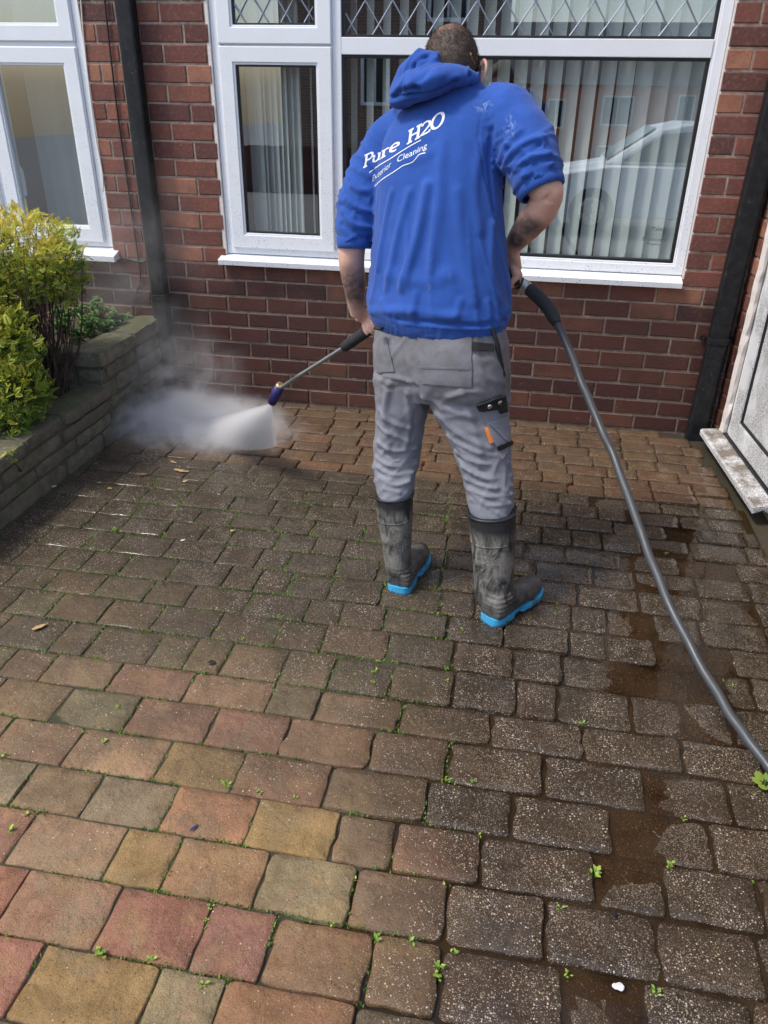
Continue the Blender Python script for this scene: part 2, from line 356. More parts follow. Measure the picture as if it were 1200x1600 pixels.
def mat_bed():
    m, nt, b = newmat('joint_sand'); t = NT(nt); p = t.pos(); grime, wet, worn, nz = zones(t, p)
    c = t.ramp(t.noise(p, 60, 5, .7), [(.3, (.018, .014, .011)), (.7, (.07, .055, .042))]); c = t.mix(t.math('MULTIPLY', grime, .75), c, t.ramp(t.noise(p, 150, 4, .7), [(.3, (.035, .03, .017)), (.6, (.095, .08, .05)), (.75, (.32, .27, .2))]))
    moss = t.math('MULTIPLY', t.rng(t.noise(p, 11, 4, .6), .40, .58), t.rng(wet, 1, .6, .25, 1.0)); c = t.mix(t.math('MULTIPLY', moss, .6), c, t.mix(t.noise(p, 130, 3), (.045, .06, .018), (.12, .15, .045)))
    t.put(b.inputs['Base Color'], c); t.put(b.inputs['Roughness'], t.rng(wet, 0, 1, .95, .45))
    t.put(b.inputs['Normal'], t.bump(t.noise(p, 260, 4, .7), 1.0, .006)); return m
def mat_water():
    m, nt, b = newmat('muddy_water'); t = NT(nt); nt.nodes.remove(b); out = nt.nodes['Material Output']; p = t.pos()
    fr = t.n('ShaderNodeFresnel'); fr.inputs[0].default_value = 1.33
    nb = t.bump(t.noise(p, 18, 3, .5, 1.5), .10, .005)
    t.put(fr.inputs['Normal'], nb)
    tr = t.n('ShaderNodeBsdfTransparent'); tr.inputs[0].default_value = (.60, .47, .33, 1)
    df = t.n('ShaderNodeBsdfDiffuse'); df.inputs[0].default_value = (.115, .078, .044, 1)
    gl = t.n('ShaderNodeBsdfGlossy'); gl.inputs['Roughness'].default_value = .03; t.put(gl.inputs['Normal'], nb); gl.inputs['Color'].default_value = (1, 1, 1, 1)
    a = t.n('ShaderNodeMixShader'); t.put(a.inputs[0], t.rng(t.noise(p, 6, 4, .6), .35, .7, .05, .30)); t.put(a.inputs[1], tr.outputs[0]); t.put(a.inputs[2], df.outputs[0])
    c = t.n('ShaderNodeMixShader'); t.put(c.inputs[0], fr.outputs[0]); t.put(c.inputs[1], a.outputs[0]); t.put(c.inputs[2], gl.outputs[0])
    t.put(out.inputs[0], c.outputs[0]); return m
def mat_stone():
    m, nt, b = newmat('garden_wall_stone'); t = NT(nt); p = t.pos(); r = t.n('ShaderNodeObjectInfo').outputs['Random']
    c = t.mix(r, (.17, .145, .105), (.27, .235, .175)); c = t.mix(t.rng(t.noise(p, 18, 5, .7), .4, .7), c, (.12, .10, .075))
    nz = t.sep(t.n('ShaderNodeNewGeometry').outputs['Normal'])[2]
    moss = t.rng(t.math('ADD', t.noise(p, 13, 5, .7), t.math('MULTIPLY', nz, .16)), .5, .68)
    c = t.mix(t.math('MULTIPLY', moss, .7), c, t.mix(t.noise(p, 160, 3), (.055, .07, .02), (.13, .15, .055)))
    c = t.mix(t.rng(t.noise(p, 7, 3), .62, .74, 0, .5), c, (.24, .24, .21))
    t.put(b.inputs['Base Color'], c); b.inputs['Roughness'].default_value = .85
    t.put(b.inputs['Normal'], t.bump(t.math('ADD', t.noise(p, 45, 6, .7), t.math('MULTIPLY', t.noise(p, 240, 3), .5)), 1.0, .012)); return m
def mat_blackpipe():
    m, nt, b = newmat('black_downpipe_paint'); t = NT(nt); p = t.pos()
    c = t.mix(t.rng(t.noise(p, 24, 5, .7), .45, .8), (.007, .0075, .009), (.026, .026, .028))
    sp = t.math('MULTIPLY', t.rng(t.voro(p, 60), .1, .05), t.rng(t.noise(p, 12, 2), .52, .58)); c = t.mix(sp, c, (.5, .48, .45))
    t.put(b.inputs['Base Color'], c); t.put(b.inputs['Roughness'], t.rng(t.noise(p, 40, 4), .3, .7, .35, .6)); b.inputs['Specular IOR Level'].default_value = .35
    t.put(b.inputs['Normal'], t.bump(t.noise(p, 70, 4, .7), .4, .003)); return m
M = dict(brick=mat_brick(), mortar=mat_mortar(), upvc=mat_upvc(), upvc_dirty=mat_upvc_dirty(), glass=mat_glass('window_glass', .18),
         sett=mat_sett(), bed=mat_bed(), water=mat_water(), stone=mat_stone(), pipe=mat_blackpipe(),
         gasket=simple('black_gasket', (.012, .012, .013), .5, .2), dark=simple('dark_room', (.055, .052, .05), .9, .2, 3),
         lead=simple('lead_strip', (.30, .33, .40), .45, .2, 30, .1, .001, .6), blind=simple('blind_fabric', (.86, .88, .87), .85, .08, 60, .1, .0006),
         curtain=simple('grey_curtain', (.25, .27, .29), .9, .2, 9), mastic=simple('mastic', (.72, .66, .62), .7, .35, 90, .6, .004, coords='pos'),
         cable=simple('black_cable', (.015, .014, .014), .5, .2), white_cable=simple('white_cable', (.62, .58, .55), .6, .3),
         soil=simple('garden_soil', (.075, .05, .034), .95, .6, 55, 1.0, .02, coords='pos'), concrete=simple('old_concrete', (.10, .09, .066), .9, .5, 40, .8, .008, coords='pos'),
         doorglass=simple('splashed_door_panel', (.45, .47, .47), .5, .2, 6))

# ------------------------------------------------------------------ ground
def dip(x, y):
    xc = np.interp(y, [-3.8, -3.0, -2.2, -1.5, -.95], [1.95, 2.08, 2.28, 2.33, 2.38]); w = np.interp(y, [-3.8, -2.2, -.95], [.42, .42, .30])
    return -.0074*np.exp(-((x-xc)/w)**2)*np.clip((-.55-y)/.35, 0, 1)-.0055*np.exp(-((x-2.28)/.22)**2-((y+1.95)/.30)**2)-.004*np.exp(-((x-2.42)/.16)**2-((y+1.12)/.16)**2)
ground_mb = MB()
xs = [-60, -20, -6, -.34, 3.0, 8, 25, 60]; ys = [60, 12, .2, -5.4, -12, -30, -60, -150, -400]
gz = {-400: -9, -150: -5, -60: -3.6, -30: -2.0, -12: -.35}
ground_mb.add([(x, y, gz.get(y, -.10)) for y in ys for x in xs], [(j*8+i, (j+1)*8+i, (j+1)*8+i+1, j*8+i+1) for j in range(len(ys)-1) for i in range(7)])
g = ground_mb.build('ground', simple('asphalt', (.13, .125, .12), .9, .4, 30, .5, .01, coords='pos')); g['kind'] = 'structure'; g['label'] = 'dark street and ground around the house'
bed = MB(); NX, NY = 110, 150; bx = np.linspace(-.34, 3.0, NX); by = np.linspace(.03, -5.4, NY)
vv = []
for y in by:
    for x in bx:
        fill = np.interp(x+.12*y, [.75, 1.35], [-.0045, -.0135]); fill = max(fill, -.0135); fill = max(fill, -.0062) if -2.25 < y < -.9 and x < 1.5 else fill
        if y > -.85: fill = -.013
        vv.append((x, y, fill+float(dip(x, y))+.0035*noise.noise(Vector((x*17, y*17, 0)))))
bed.add(vv, [(j*NX+i, (j+1)*NX+i, (j+1)*NX+i+1, j*NX+i+1) for j in range(NY-1) for i in range(NX-1)])
drive = bed.build('driveway', M['bed'], smooth=True); drive['kind'] = 'structure'; drive['label'] = 'tumbled block paving drive with mossy sand joints'

SETT_COL = dict(R=(.325, .160, .100), P=(.32, .188, .108), O=(.36, .200, .098), Y=(.36, .235, .095), G=(.255, .207, .118), N=(.265, .175, .10), K=(.14, .112, .078), V=(.205, .145, .088))
def sett_mesh(k, rc=.036, jit=.008):
    rnd = random.Random(100+k); out = []
    for cx, cy_, a0 in ((1, 1, 0), (-1, 1, 90), (-1, -1, 180), (1, -1, 270)):       # rounded corners, then worn straight sides
        r = rc*rnd.uniform(.6, 1.5)
        out += [(cx*(.5-r)+r*math.cos(math.radians(a0+q)), cy_*(.5-r)+r*math.sin(math.radians(a0+q))) for q in (4, 30, 60, 86)]
        nx_, ny_ = ((-1, 1), (-1, -1), (1, -1), (1, 1))[a0//90]
        p, q = out[-1], (nx_*(.5-rc) if a0 in (0, 180) else nx_*.5, ny_*.5 if a0 in (0, 180) else ny_*(.5-rc))
        out += [(p[0]+(q[0]-p[0])*s+rnd.gauss(0, jit), p[1]+(q[1]-p[1])*s+rnd.gauss(0, jit)) for s in (.25, .5, .75)]
    n = len(out)
    lv = [(1.0, -.055), (1.0, -.0065), (.990, -.0020), (.965, -.0003), (.70, .0003), (.34, .0005)]; rings = []
    for q, (s, z) in enumerate(lv):
        rings.append([(x*s, y*s, z+(rnd.gauss(0, .00025) if q > 2 else (rnd.gauss(0, .0009) if q == 2 else 0))) for x, y in out])
    v, f = loft(rings); v[-1] = (0, 0, .0005)
    f = [q for q in f if len(v)-2 not in q]
    mb = MB(); mb.add(v, f); me = mb.mesh('sett'); me.materials.append(M['sett']); me.polygons.foreach_set('use_smooth', [True]*len(me.polygons)); return me
SETTS = [sett_mesh(k) for k in range(14)]; WORN = [sett_mesh(50+k, .07, .016) for k in range(12)]
rows = [-.012, -.088, -.195, -.31, -.42, -.53, -.64, -.755, -.857, -.957, -1.075, -1.19, -1.33, -1.46, -1.594, -1.739, -1.89, -2.03, -2.18, -2.345, -2.48, -2.63, -2.776, -2.92, -3.072, -3.228, -3.385, -3.54, -3.70, -3.86, -4.02, -4.18, -4.34]
known = {  # photographed joints of the front rows (left to right) and the colour of each block
    19: ([(180, 1055), (297, 1070), (425, 1085), (500, 1088), (628, 1105), (768, 1125), (910, 1145), (1065, 1170)], 'NPPNPNNNN'),
    20: ([(92, 1105), (200, 1125), (330, 1135), (445, 1150), (580, 1170), (700, 1185), (850, 1210), (1010, 1235)], 'NGPRPNNKN'),
    21: ([(115, 1165), (250, 1195), (370, 1210), (512, 1225), (667, 1250), (800, 1270), (957, 1285), (1110, 1310)], 'NPYRNKVNN'),
    22: ([(7, 1265), (142, 1245), (264, 1262), (392, 1285), (522, 1310), (616, 1320), (752, 1340), (930, 1360), (1035, 1365)], 'GNGOYVPVKV'),
    23: ([(10, 1340), (176, 1340), (267, 1350), (410, 1370), (550, 1395), (697, 1425), (852, 1440), (1025, 1445)], 'RPYOGNVKV'),
    24: ([(22, 1400), (165, 1440), (312, 1467), (417, 1485), (577, 1505), (687, 1530), (882, 1545), (1005, 1550)], 'RPRRPNVVK'),
    25: ([(35, 1540), (232, 1560), (342, 1570), (555, 1585), (690, 1590)], 'RYGOVV')}
def right_edge(y): return 2.675-.078*(y+.1)
allsetts = []
for k in range(len(rows)-1):
    y1, y0 = rows[k], rows[k+1]; yc = (y0+y1)/2; d = y1-y0; xl, xr = -.262-.01*(yc < -1.4), right_edge(yc) if yc > -1.3 else 3.0
    if k in known:
        js = [GP(*q)[0] for q in known[k][0]]; cs = known[k][1]
        edges = [js[0]-.22, *js, js[-1]+.21]; cs = list(cs)
        while edges[0] > xl: edges.insert(0, edges[0]-random.choice((.14, .19, .23))); cs.insert(0, random.choice('NGP'))
        while edges[-1] < xr: edges.append(edges[-1]+random.choice((.14, .19, .23))); cs.append(random.choice('VNK'))
    else:
        e = xl-random.uniform(0, .15) if k else xl; edges = [e]; cs = []
        w0 = (.14, .165, .19, .215) if yc > -1.0 else (.12, .155, .19, .215)
        while edges[-1] < xr:
            edges.append(edges[-1]+random.choice(w0)); x = edges[-1]
            cs.append(random.choice('NNVKGP') if yc < -1.2 else random.choice('NNPVGP') if yc < -.85 else random.choice('NNVPNNV'))
    for a, b, cc in zip(edges[:-1], edges[1:], cs):
        a, b = max(a, xl), min(b, xr)
        if b-a < .05: continue
        if k == 0 and 2.44 < (a+b)/2 < 2.7: continue       # the block missing beside the downpipe
        allsetts.append(((a+b)/2, yc, b-a, d, cc))
def to_px(p):
    q = ROT.T @ (np.array(p)-CAM_POS)
    return (600+FPX*q[0]/q[2], 800-FPX*q[1]/q[2], q[2]) if q[2] > .05 else (9e9, 9e9, 0)
def area(s):
    u = to_px((s[0], s[1], 0)); vis = -90 < u[0] < 1290 and u[1] < 1700
    return (s[2]*s[3]/max(u[2], .3)**2) if vis else 0
allsetts.sort(key=area, reverse=True)
rest = MB()
for i, (x, y, w, d, cc) in enumerate(allsetts):
    gap = .0030 if y < -.86 else .007
    if x+.12*y > 1.0 and y < -.86: gap = .0085
    z = float(dip(x, y))+random.gauss(0, .0014 if x+.12*y < .95 else .0024); rx, ry, rz = random.gauss(0, .010 if x+.12*y < .95 else .017), random.gauss(0, .010 if x+.12*y < .95 else .017), random.gauss(0, .009)
    c = np.array(SETT_COL[cc])*random.uniform(.85, 1.15)*np.array([random.uniform(.94, 1.06) for _ in range(3)])
    c = c*np.array((1.04, .90, .90)) if y > -.86 else (c*1.06 if y < -2.4 else c)
    me = random.choice(WORN if (x+.12*y > .95 or y > -.86) else SETTS); M4 = Matrix.Translation((x, y, z)) @ Matrix.Rotation(rz, 4, 'Z') @ Matrix.Rotation(rx, 4, 'X') @ Matrix.Rotation(ry, 4, 'Y') @ Matrix.Diagonal((w-gap, d-gap, 1, 1))
    if i < 300:
        o = bpy.data.objects.new('sett', me); COL.objects.link(o); o.parent = drive; o.matrix_basis = M4; o.color = (*c, 1)
    else:
        rest.add([M4 @ v.co for v in me.vertices], [tuple(p.vertices) for p in me.polygons])
o = rest.build('sett_far', M['sett'], drive, True, 'stuff'); o.color = (*SETT_COL['N'], 1)
# muddy run-off lying in the low part of the drive
wmb = MB(); pts = []
wx = np.linspace(1.15, 2.98, 60); wy = np.linspace(-.62, -4.2, 110)
wmb.add([(x, y, -.0098) for y in wy for x in wx], [(j*60+i, (j+1)*60+i, (j+1)*60+i+1, j*60+i+1) for j in range(109) for i in range(59)
        if not (wx[i] > right_edge(wy[j]) and wy[j] > -1.3)])
wat = wmb.build('puddle_water', M['water']); wat['kind'] = 'structure'; wat['label'] = 'muddy brown run-off lying between the wet blocks on the right'

# ------------------------------------------------------------------ house
house = empty('brick_house', (1.2, 0, 0)); tag(house, 'red brick house front with white framed windows and black downpipes', 'house')
HOFF = Vector((-1.2, 0, 0))
def hpart(o):                                               # parts keep world coordinates under the house
    o.parent = house; o.location = Vector(o.location)+HOFF; return o
COURSE, J0 = .08464, .76
XL_OPEN, XR_OPEN, LW_EDGE, TOP = .128, 2.475, -.525, 2.10
WALL_L, CORNER = -1.9, 2.765
wall = MB()
YM, YB = .0055, .25
wall.box(WALL_L, -1.75, YM, YB, -.1, TOP); wall.box(-1.75, LW_EDGE, YM, YB, -.1, J0); wall.box(LW_EDGE, XL_OPEN, YM, YB, -.1, TOP)
wall.box(XL_OPEN, XR_OPEN, YM, YB, -.1, J0+.002); wall.box(XR_OPEN, CORNER+.3, YM, YB, -.1, TOP)
wall_o = hpart(wall.build('wall', M['mortar'])); wall_o['label'] = 'red brick front wall with pale mortar, damp towards the ground'
up = MB().box(WALL_L-3, 6, .01, .25, TOP, 5.2); hpart(up.build('upper_wall', mat_farbrick('upper_brick', (.2, .06, .04), (.26, .085, .055), (.4, .32, .26), 2.22)))
def brick_mesh(k):
    rnd = random.Random(k); mb = MB(); e = .004
    def q(s, y): return [(-.5+s*e/.215+rnd.gauss(0, .002), y, -.5+s*e/.0746+rnd.gauss(0, .008)), (.5-s*e/.215+rnd.gauss(0, .002), y, -.5+s*e/.0746+rnd.gauss(0, .008)),
                             (.5-s*e/.215+rnd.gauss(0, .002), y, .5-s*e/.0746+rnd.gauss(0, .008)), (-.5+s*e/.215+rnd.gauss(0, .002), y, .5-s*e/.0746+rnd.gauss(0, .008))]
    v, f = loft([q(0, .09), q(0, .0045), q(1, 0)]); f = [p for p in f if len(v)-2 not in p and len(v)-1 not in p]; f.append((8, 9, 10, 11))
    mb.add(v, [tuple(reversed(p)) for p in f[:-1]]+[f[-1]]); me = mb.mesh('brick'); me.materials.append(M['brick']); return me
BRICKS = [brick_mesh(k) for k in range(10)]
def lay(x0, x1, zc, y=0.0, parent=wall_o, mtx=None):
    w = x1-x0-.010
    if w < .02: return
    o = bpy.data.objects.new('brick', random.choice(BRICKS)); COL.objects.link(o); o.parent = parent
    B = Matrix.Translation(((x0+x1)/2, y+random.gauss(0, .0008), zc)) @ Matrix.Rotation(random.gauss(0, .003), 4, 'Y') @ Matrix.Diagonal((w, 1, COURSE-.010, 1))
    o.matrix_basis = (mtx @ B) if mtx else B
for k in range(-16, 10):                                    # k-th course below the sill line; negative courses stand beside the windows
    zc = J0-(k+.5)*COURSE; ph = 0 if k % 2 else .1125
    spans = [(-1.30, CORNER)] if k >= 0 else [(LW_EDGE, XL_OPEN), (XR_OPEN, CORNER)]
    if k == 9: spans = [(2.42, 2.62)]
    for a, b in spans:
        i = math.floor((a-ph)/.225)
        while i*.225+ph < b:
            x0, x1 = max(a, i*.225+ph), min(b, (i+1)*.225+ph)
            if 0 < x1-x0 < .035: i += 1; continue
            lay(x0, x1, zc); i += 1

FY = .018                                                   # front face of the window frames
def bar_frame(name, parent, x0, x1, z0, z1, w, y0, y1, mat='upvc', chamfer=.010):
    mb = MB(); mb.frame(x0, x1, z0, z1, w, y0+chamfer*.6, y1)
    mb.frame(x0+.003, x1-.003, z0+.003, z1-.003, w-.003-chamfer, y0, y0+chamfer*.6-.0005)
    o = mb.build(name, M[mat], parent); bv = o.modifiers.new('bevel', 'BEVEL'); bv.width = .0035; bv.segments = 2; bv.limit_method = 'ANGLE'; return o
def wpart(mb, name, mat, parent, smooth=False):
    o = mb.build(name, M[mat], parent, smooth); bv = o.modifiers.new('bevel', 'BEVEL'); bv.width = .003; bv.segments = 2; return o
def window(name_label, x0, x1, z0, z1):
    w = empty('window'); w.parent = house; w.location = HOFF; w['label'] = name_label; return w
# large window
W1 = window('large white window with diamond leaded top lights and vertical blinds behind', 0, 0, 0, 0)
ZT = 1.772                                                  # transom centre
bar_frame('frame', W1, XL_OPEN, XR_OPEN, J0+.052, TOP-.01, .055, FY, FY+.07)
mu = MB().box(.722, .765, FY+.001, FY+.07, J0+.107, TOP-.065); wpart(mu, 'mullion', 'upvc', W1)
tr = MB().box(.184, .7219, FY+.0015, FY+.07, ZT-.017, ZT+.017); wpart(tr, 'transom', 'upvc', W1)
tr = MB().box(.7651, 2.419, FY+.0015, FY+.07, ZT-.034, ZT+.036); wpart(tr, 'transom', 'upvc', W1)
bar_frame('casement', W1, .166, .722, J0+.085, ZT-.002, .078, FY-.016, FY+.045)
bar_frame('casement', W1, .166, .722, ZT+.004, TOP-.04, .078, FY-.016, FY+.045)
bar_frame('gasket', W1, .243, .645, J0+.162, ZT-.079, .009, FY-.004, FY+.03, 'gasket', .002)
bar_frame('gasket', W1, .243, .645, ZT+.081, TOP-.117, .009, FY-.004, FY+.03, 'gasket', .002)
bar_frame('gasket', W1, .764, 2.421, J0+.106, ZT-.033, .014, FY+.012, FY+.045, 'gasket', .002)
bar_frame('gasket', W1, .764, 2.421, ZT+.035, TOP-.064, .012, FY+.012, FY+.045, 'gasket', .002)
panes = [(.246, .642, J0+.165, ZT-.082, .008), (.246, .642, ZT+.084, TOP-.120, .008), (.766, 2.419, J0+.108, ZT-.035, .034), (.766, 2.419, ZT+.037, TOP-.066, .034)]
for a, b, c, d, yy in panes: MB().box(a, b, FY+yy, FY+yy+.004, c, d).build('pane', M['glass'], W1)
def leads(x0, x1, z0, z1, y, pitch, slope):                 # diamond lattice of lead strips
    for sgn, ph in ((1, 0.0), (-1, .45)):
        for k in range(-6, int((x1-x0)/pitch)+7):
            xa = x0+(k+ph)*pitch; s2 = sgn*slope
            (za, a), (zb, b) = sorted([(z0, xa), (z1, xa+(z1-z0)/s2)], key=lambda q: q[1])
            if a < x0: za += s2*(x0-a); a = x0
            if b > x1: zb += s2*(x1-b); b = x1
            if b-a > .01:
                v, f = tube([(a, y+.0012*(sgn > 0), za), (b, y+.0012*(sgn > 0), zb)], (.0046, .0022), 6); MB().add(v, f).build('lead_strip', M['lead'], W1)
leads(.780, 2.407, ZT+.046, TOP-.077, FY+.0305, .128, 1.45)
leads(.254, .634, ZT+.092, TOP-.128, FY+.0045, .112, 1.45)
sl = MB(); v, f = loft([[(x, -.052, J0+.004), (x, -.055, J0+.030), (x, FY+.01, J0+.050), (x, FY+.06, J0+.050), (x, FY+.06, J0+.012), (x, -.035, J0+.010)] for x in (.098, 2.470)]); sl.add(v, [tuple(reversed(q)) for q in f]); wpart(sl, 'sill', 'upvc', W1)
MB().box(XL_OPEN-.014, XL_OPEN+.0005, FY-.014, FY+.03, J0+.05, TOP).build('mastic', M['mastic'], W1)
MB().box(XR_OPEN-.0005, XR_OPEN+.011, FY-.014, FY+.03, J0+.04, TOP).build('mastic', M['mastic'], W1)
# window sticker
def text_mesh(s, size, align='CENTER'):
    cu = bpy.data.curves.new('t', 'FONT'); cu.body = s; cu.size = size; cu.align_x = align; cu.resolution_u = 3
    o = bpy.data.objects.new('t', cu); COL.objects.link(o); dg = bpy.context.evaluated_depsgraph_get()
    me = bpy.data.meshes.new_from_object(o.evaluated_get(dg), depsgraph=dg); bpy.data.objects.remove(o); return me
etch = simple('etched_print', (.10, .12, .13), .8, .3)
for s, size, px, py in (('Yale', .030, 1026, 361), ('Protected', .027, 1021, 377), ('Property', .018, 1021, 383)):
    me = text_mesh(s, size); o = link('sticker_text', me, etch, W1); c = PT(px, py, FY+.033); o.location = c; o.rotation_euler = (math.pi/2, 0, 0)
# left window
W2 = window('white casement window behind the golden hedge', 0, 0, 0, 0)
bar_frame('frame', W2, -1.75, LW_EDGE, J0+.052, TOP-.01, .050, FY, FY+.07)
tr = MB().box(-1.70, -.5751, FY+.0015, FY+.07, ZT-.018, ZT+.012); wpart(tr, 'transom', 'upvc', W2)
mu = MB().box(-1.155, -1.10, FY+.001, FY+.07, J0+.10, ZT-.0185); wpart(mu, 'mullion', 'upvc', W2)
bar_frame('casement', W2, -1.112, -.571, J0+.078, ZT-.012, .082, FY-.016, FY+.045)
bar_frame('casement', W2, -1.70, -1.145, J0+.078, ZT-.012, .082, FY-.016, FY+.045)
bar_frame('casement', W2, -1.70, -.571, ZT+.008, TOP-.04, .080, FY-.016, FY+.045)
for a, b, c, d in ((-1.032, -.651, J0+.158, ZT-.092), (-1.62, -1.225, J0+.158, ZT-.092), (-1.62, -.651, ZT+.088, TOP-.12)):
    MB().box(a, b, FY+.008, FY+.012, c, d).build('pane', M['glass'], W2)
v, f = tube(smooth_path([(-1.02, FY+.03, 1.06), (-1.03, FY+.05, 1.10), (-1.03, FY+.05, 1.18), (-1.04, FY+.03, 1.21)], 12), .009, 8); MB().add(v, f).build('handle', M['upvc'], W2, True)
sl = MB(); v, f = loft([[(x, -.058, J0-.012), (x, -.060, J0+.020), (x, FY+.01, J0+.050), (x, FY+.06, J0+.050), (x, FY+.06, J0+.004), (x, -.04, J0-.006)] for x in (-1.80, -.492)]); sl.add(v, [tuple(reversed(q)) for q in f]); wpart(sl, 'sill', 'upvc', W2)
MB().box(LW_EDGE-.0005, LW_EDGE+.012, FY-.012, FY+.03, J0+.05, TOP).build('mastic', M['mastic'], W2)
# rooms behind the glass
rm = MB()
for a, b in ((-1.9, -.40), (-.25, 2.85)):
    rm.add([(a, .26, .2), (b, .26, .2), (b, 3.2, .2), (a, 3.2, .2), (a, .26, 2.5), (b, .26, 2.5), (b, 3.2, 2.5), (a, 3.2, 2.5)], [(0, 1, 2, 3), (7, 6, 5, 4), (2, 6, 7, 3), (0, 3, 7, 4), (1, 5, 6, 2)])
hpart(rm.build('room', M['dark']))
cu_rings = []
for z in (J0+.05, TOP): cu_rings.append([(-.98+.30*i/40, .17+.006*math.sin(i*.5), z) for i in range(41)])
cmb = MB(); cmb.add(cu_rings[0]+cu_rings[1], [(i, i+1, 42+i, 41+i) for i in range(40)]); hb = cmb.build('curtain', M['curtain']); tag(hb, 'grey curtain hanging inside the left window', 'curtain')
so = hb.modifiers.new('s', 'SOLIDIFY'); so.thickness = .003
# vertical blinds
bl = empty('vertical_blind', (1.6, .135, 2.08)); tag(bl, 'white vertical blind with half open slats inside the large window', 'blind')
def slat_me(w):
    mb = MB(); a = [(-w/2+w*i/6, .004*math.cos(math.pi*(i/6-.5))) for i in range(7)]
    r0 = [(x, y, -1.30) for x, y in a]+[(x, y+.0012, -1.30) for x, y in reversed(a)]; r1 = [(x, y, 0) for x, y, _ in r0]
    v, f = loft([r0, r1]); mb.add(v, [tuple(reversed(q)) for q in f]); me = mb.mesh('slat'); me.materials.append(M['blind']); return me
SLAT = slat_me(.086)
MB().box(-1.38, .80, -.02, .02, -.005, .03).build('head_rail', M['upvc'], bl)
x = .80
while x < 2.42:
    o = bpy.data.objects.new('slat', SLAT); COL.objects.link(o); o.parent = bl; o.location = (x-1.6, random.gauss(0, .003), 0)
    ang = np.interp(x, [.8, 1.5, 2.05, 2.35], [-58, -47, -40, -22]); o.rotation_euler[2] = math.radians(ang+random.gauss(0, 2)); x += .080
x = .27
while x < .60:
    o = bpy.data.objects.new('slat', SLAT); COL.objects.link(o); o.parent = bl; o.location = (x-1.6, random.gauss(0, .003), 0)
    o.rotation_euler[2] = math.radians(random.gauss(-42, 5) if x < .52 else -70); x += .028 if x < .52 else .06

# downpipes
def downpipe(x, y, w, d, z0, tilt, zb, label):
    p = empty('downpipe'); p.parent = house; p.location = HOFF; p['label'] = label
    mb = MB(); r = []
    for z in (z0, 2.6): r.append(ell((x+tilt*z, y-d/2, z), (1, 0, 0), (0, 1, 0), w/2, d/2, 24, 7))
    v, f = loft(r); mb.add(v, f); mb.build('pipe', M['pipe'], p)
    for z in zb:
        r = [ell((x+tilt*z, y-d/2, z+dz), (1, 0, 0), (0, 1, 0), w/2+e, d/2+e, 24, 7) for dz, e in ((-.014, .001), (-.012, .0055), (.012, .0055), (.014, .001))]
        v, f = loft(r); mb = MB().add(v, f); b = mb.build('bracket', M['pipe'], p)
        mb = MB().box(x+tilt*z-w/2-.03, x+tilt*z+w/2+.03, y-.012, y-.001, z-.011, z+.011); mb.build('bracket_ear', M['pipe'], b)
        for sx in (-1, 1):
            v, f = tube([(x+tilt*z+sx*(w/2+.018), y-.011, z), (x+tilt*z+sx*(w/2+.018), y-.018, z)], .006, 8); MB().add(v, f).build('screw', M['gasket'], b)
downpipe(-.262, -.004, .085, .070, .02, .002, (.575, 2.3), 'black square downpipe between the two windows')
downpipe(2.682, -.004, .095, .072, -.03, .016, (.52,), 'black square downpipe in the corner beside the door')
# cables
def cable(name, pts, r, mat):
    v, f = tube(smooth_path(pts, 60), r, 8); o = MB().add(v, f).build(name, M[mat], None, True); return hpart(o)
cy = -.008
cable('cable', [PT(160, -30, cy), PT(172, 80, cy), PT(184, 180, cy), PT(197, 270, cy), PT(208, 350, cy), PT(217, 410, cy), PT(219, 440, cy), PT(208, 470, cy)], .0045, 'cable')
cable('cable', [PT(179, -30, cy), PT(186, 40, cy), PT(202, 160, cy), PT(216, 270, cy), PT(226, 340, cy), PT(231, 395, cy), PT(227, 408, cy), PT(212, 408, cy), PT(190, 402, cy)], .006, 'cable')
cable('cable', [PT(124, -30, -.004), PT(131, 60, -.004), PT(140, 140, -.004), PT(150, 215, -.004), PT(160, 270, -.004), PT(161, 300, -.004)], .0035, 'white_cable')

# side return with the door
RU = nrm((.078, -1.0, 0)); RN = np.array([RU[1], -RU[0], 0])      # along the return towards the street, and outwards (left)
RM = Matrix(((RU[0], -RN[0], 0, CORNER), (RU[1], -RN[1], 0, 0), (0, 0, 1, 0), (0, 0, 0, 1)))   # local x along, local -y outwards
ret = MB().box(0, .17, .008, .2, -.1, 2.6).box(.17, .97, .008, .2, 2.1, 2.6).box(.97, 3.2, .008, .2, -.1, 2.6).box(.17, .97, .01, .2, -.1, .045)
ro = ret.build('return_wall', M['mortar']); ro.matrix_world = RM; hpart(ro)
for k in range(-16, 10):
    zc = J0-(k+.5)*COURSE
    cuts = [.004, .075, .168] if k % 2 else [.004, .168]
    for a, b in zip(cuts[:-1], cuts[1:]): lay(a, b, zc, 0, ro)
    cuts = [.975, 1.2, 1.425, 1.65] if k % 2 else [.975, 1.09, 1.31, 1.54]
    for a, b in zip(cuts[:-1], cuts[1:]): lay(a, b, zc, 0, ro)
dr = empty('door'); dr.parent = house; dr.matrix_basis = Matrix.Translation(HOFF) @ RM; dr['label'] = 'white door splashed with dirt in the side return'
bar_frame('frame', dr, .172, .968, .082, 2.08, .055, .022, .09, 'upvc_dirty')
def dpart(mb, n, mt): o = mb.build(n, M[mt], dr); bv = o.modifiers.new('b', 'BEVEL'); bv.width = .003; bv.segments = 2; return o
bar_frame('leaf', dr, .226, .914, .095, 2.03, .11, .010, .06, 'upvc_dirty')
bar_frame('gasket', dr, .334, .806, .203, 1.92, .008, .014, .05, 'gasket', .002)
dpart(MB().box(.341, .799, .026, .04, .21, 1.91), 'panel', 'upvc_dirty')
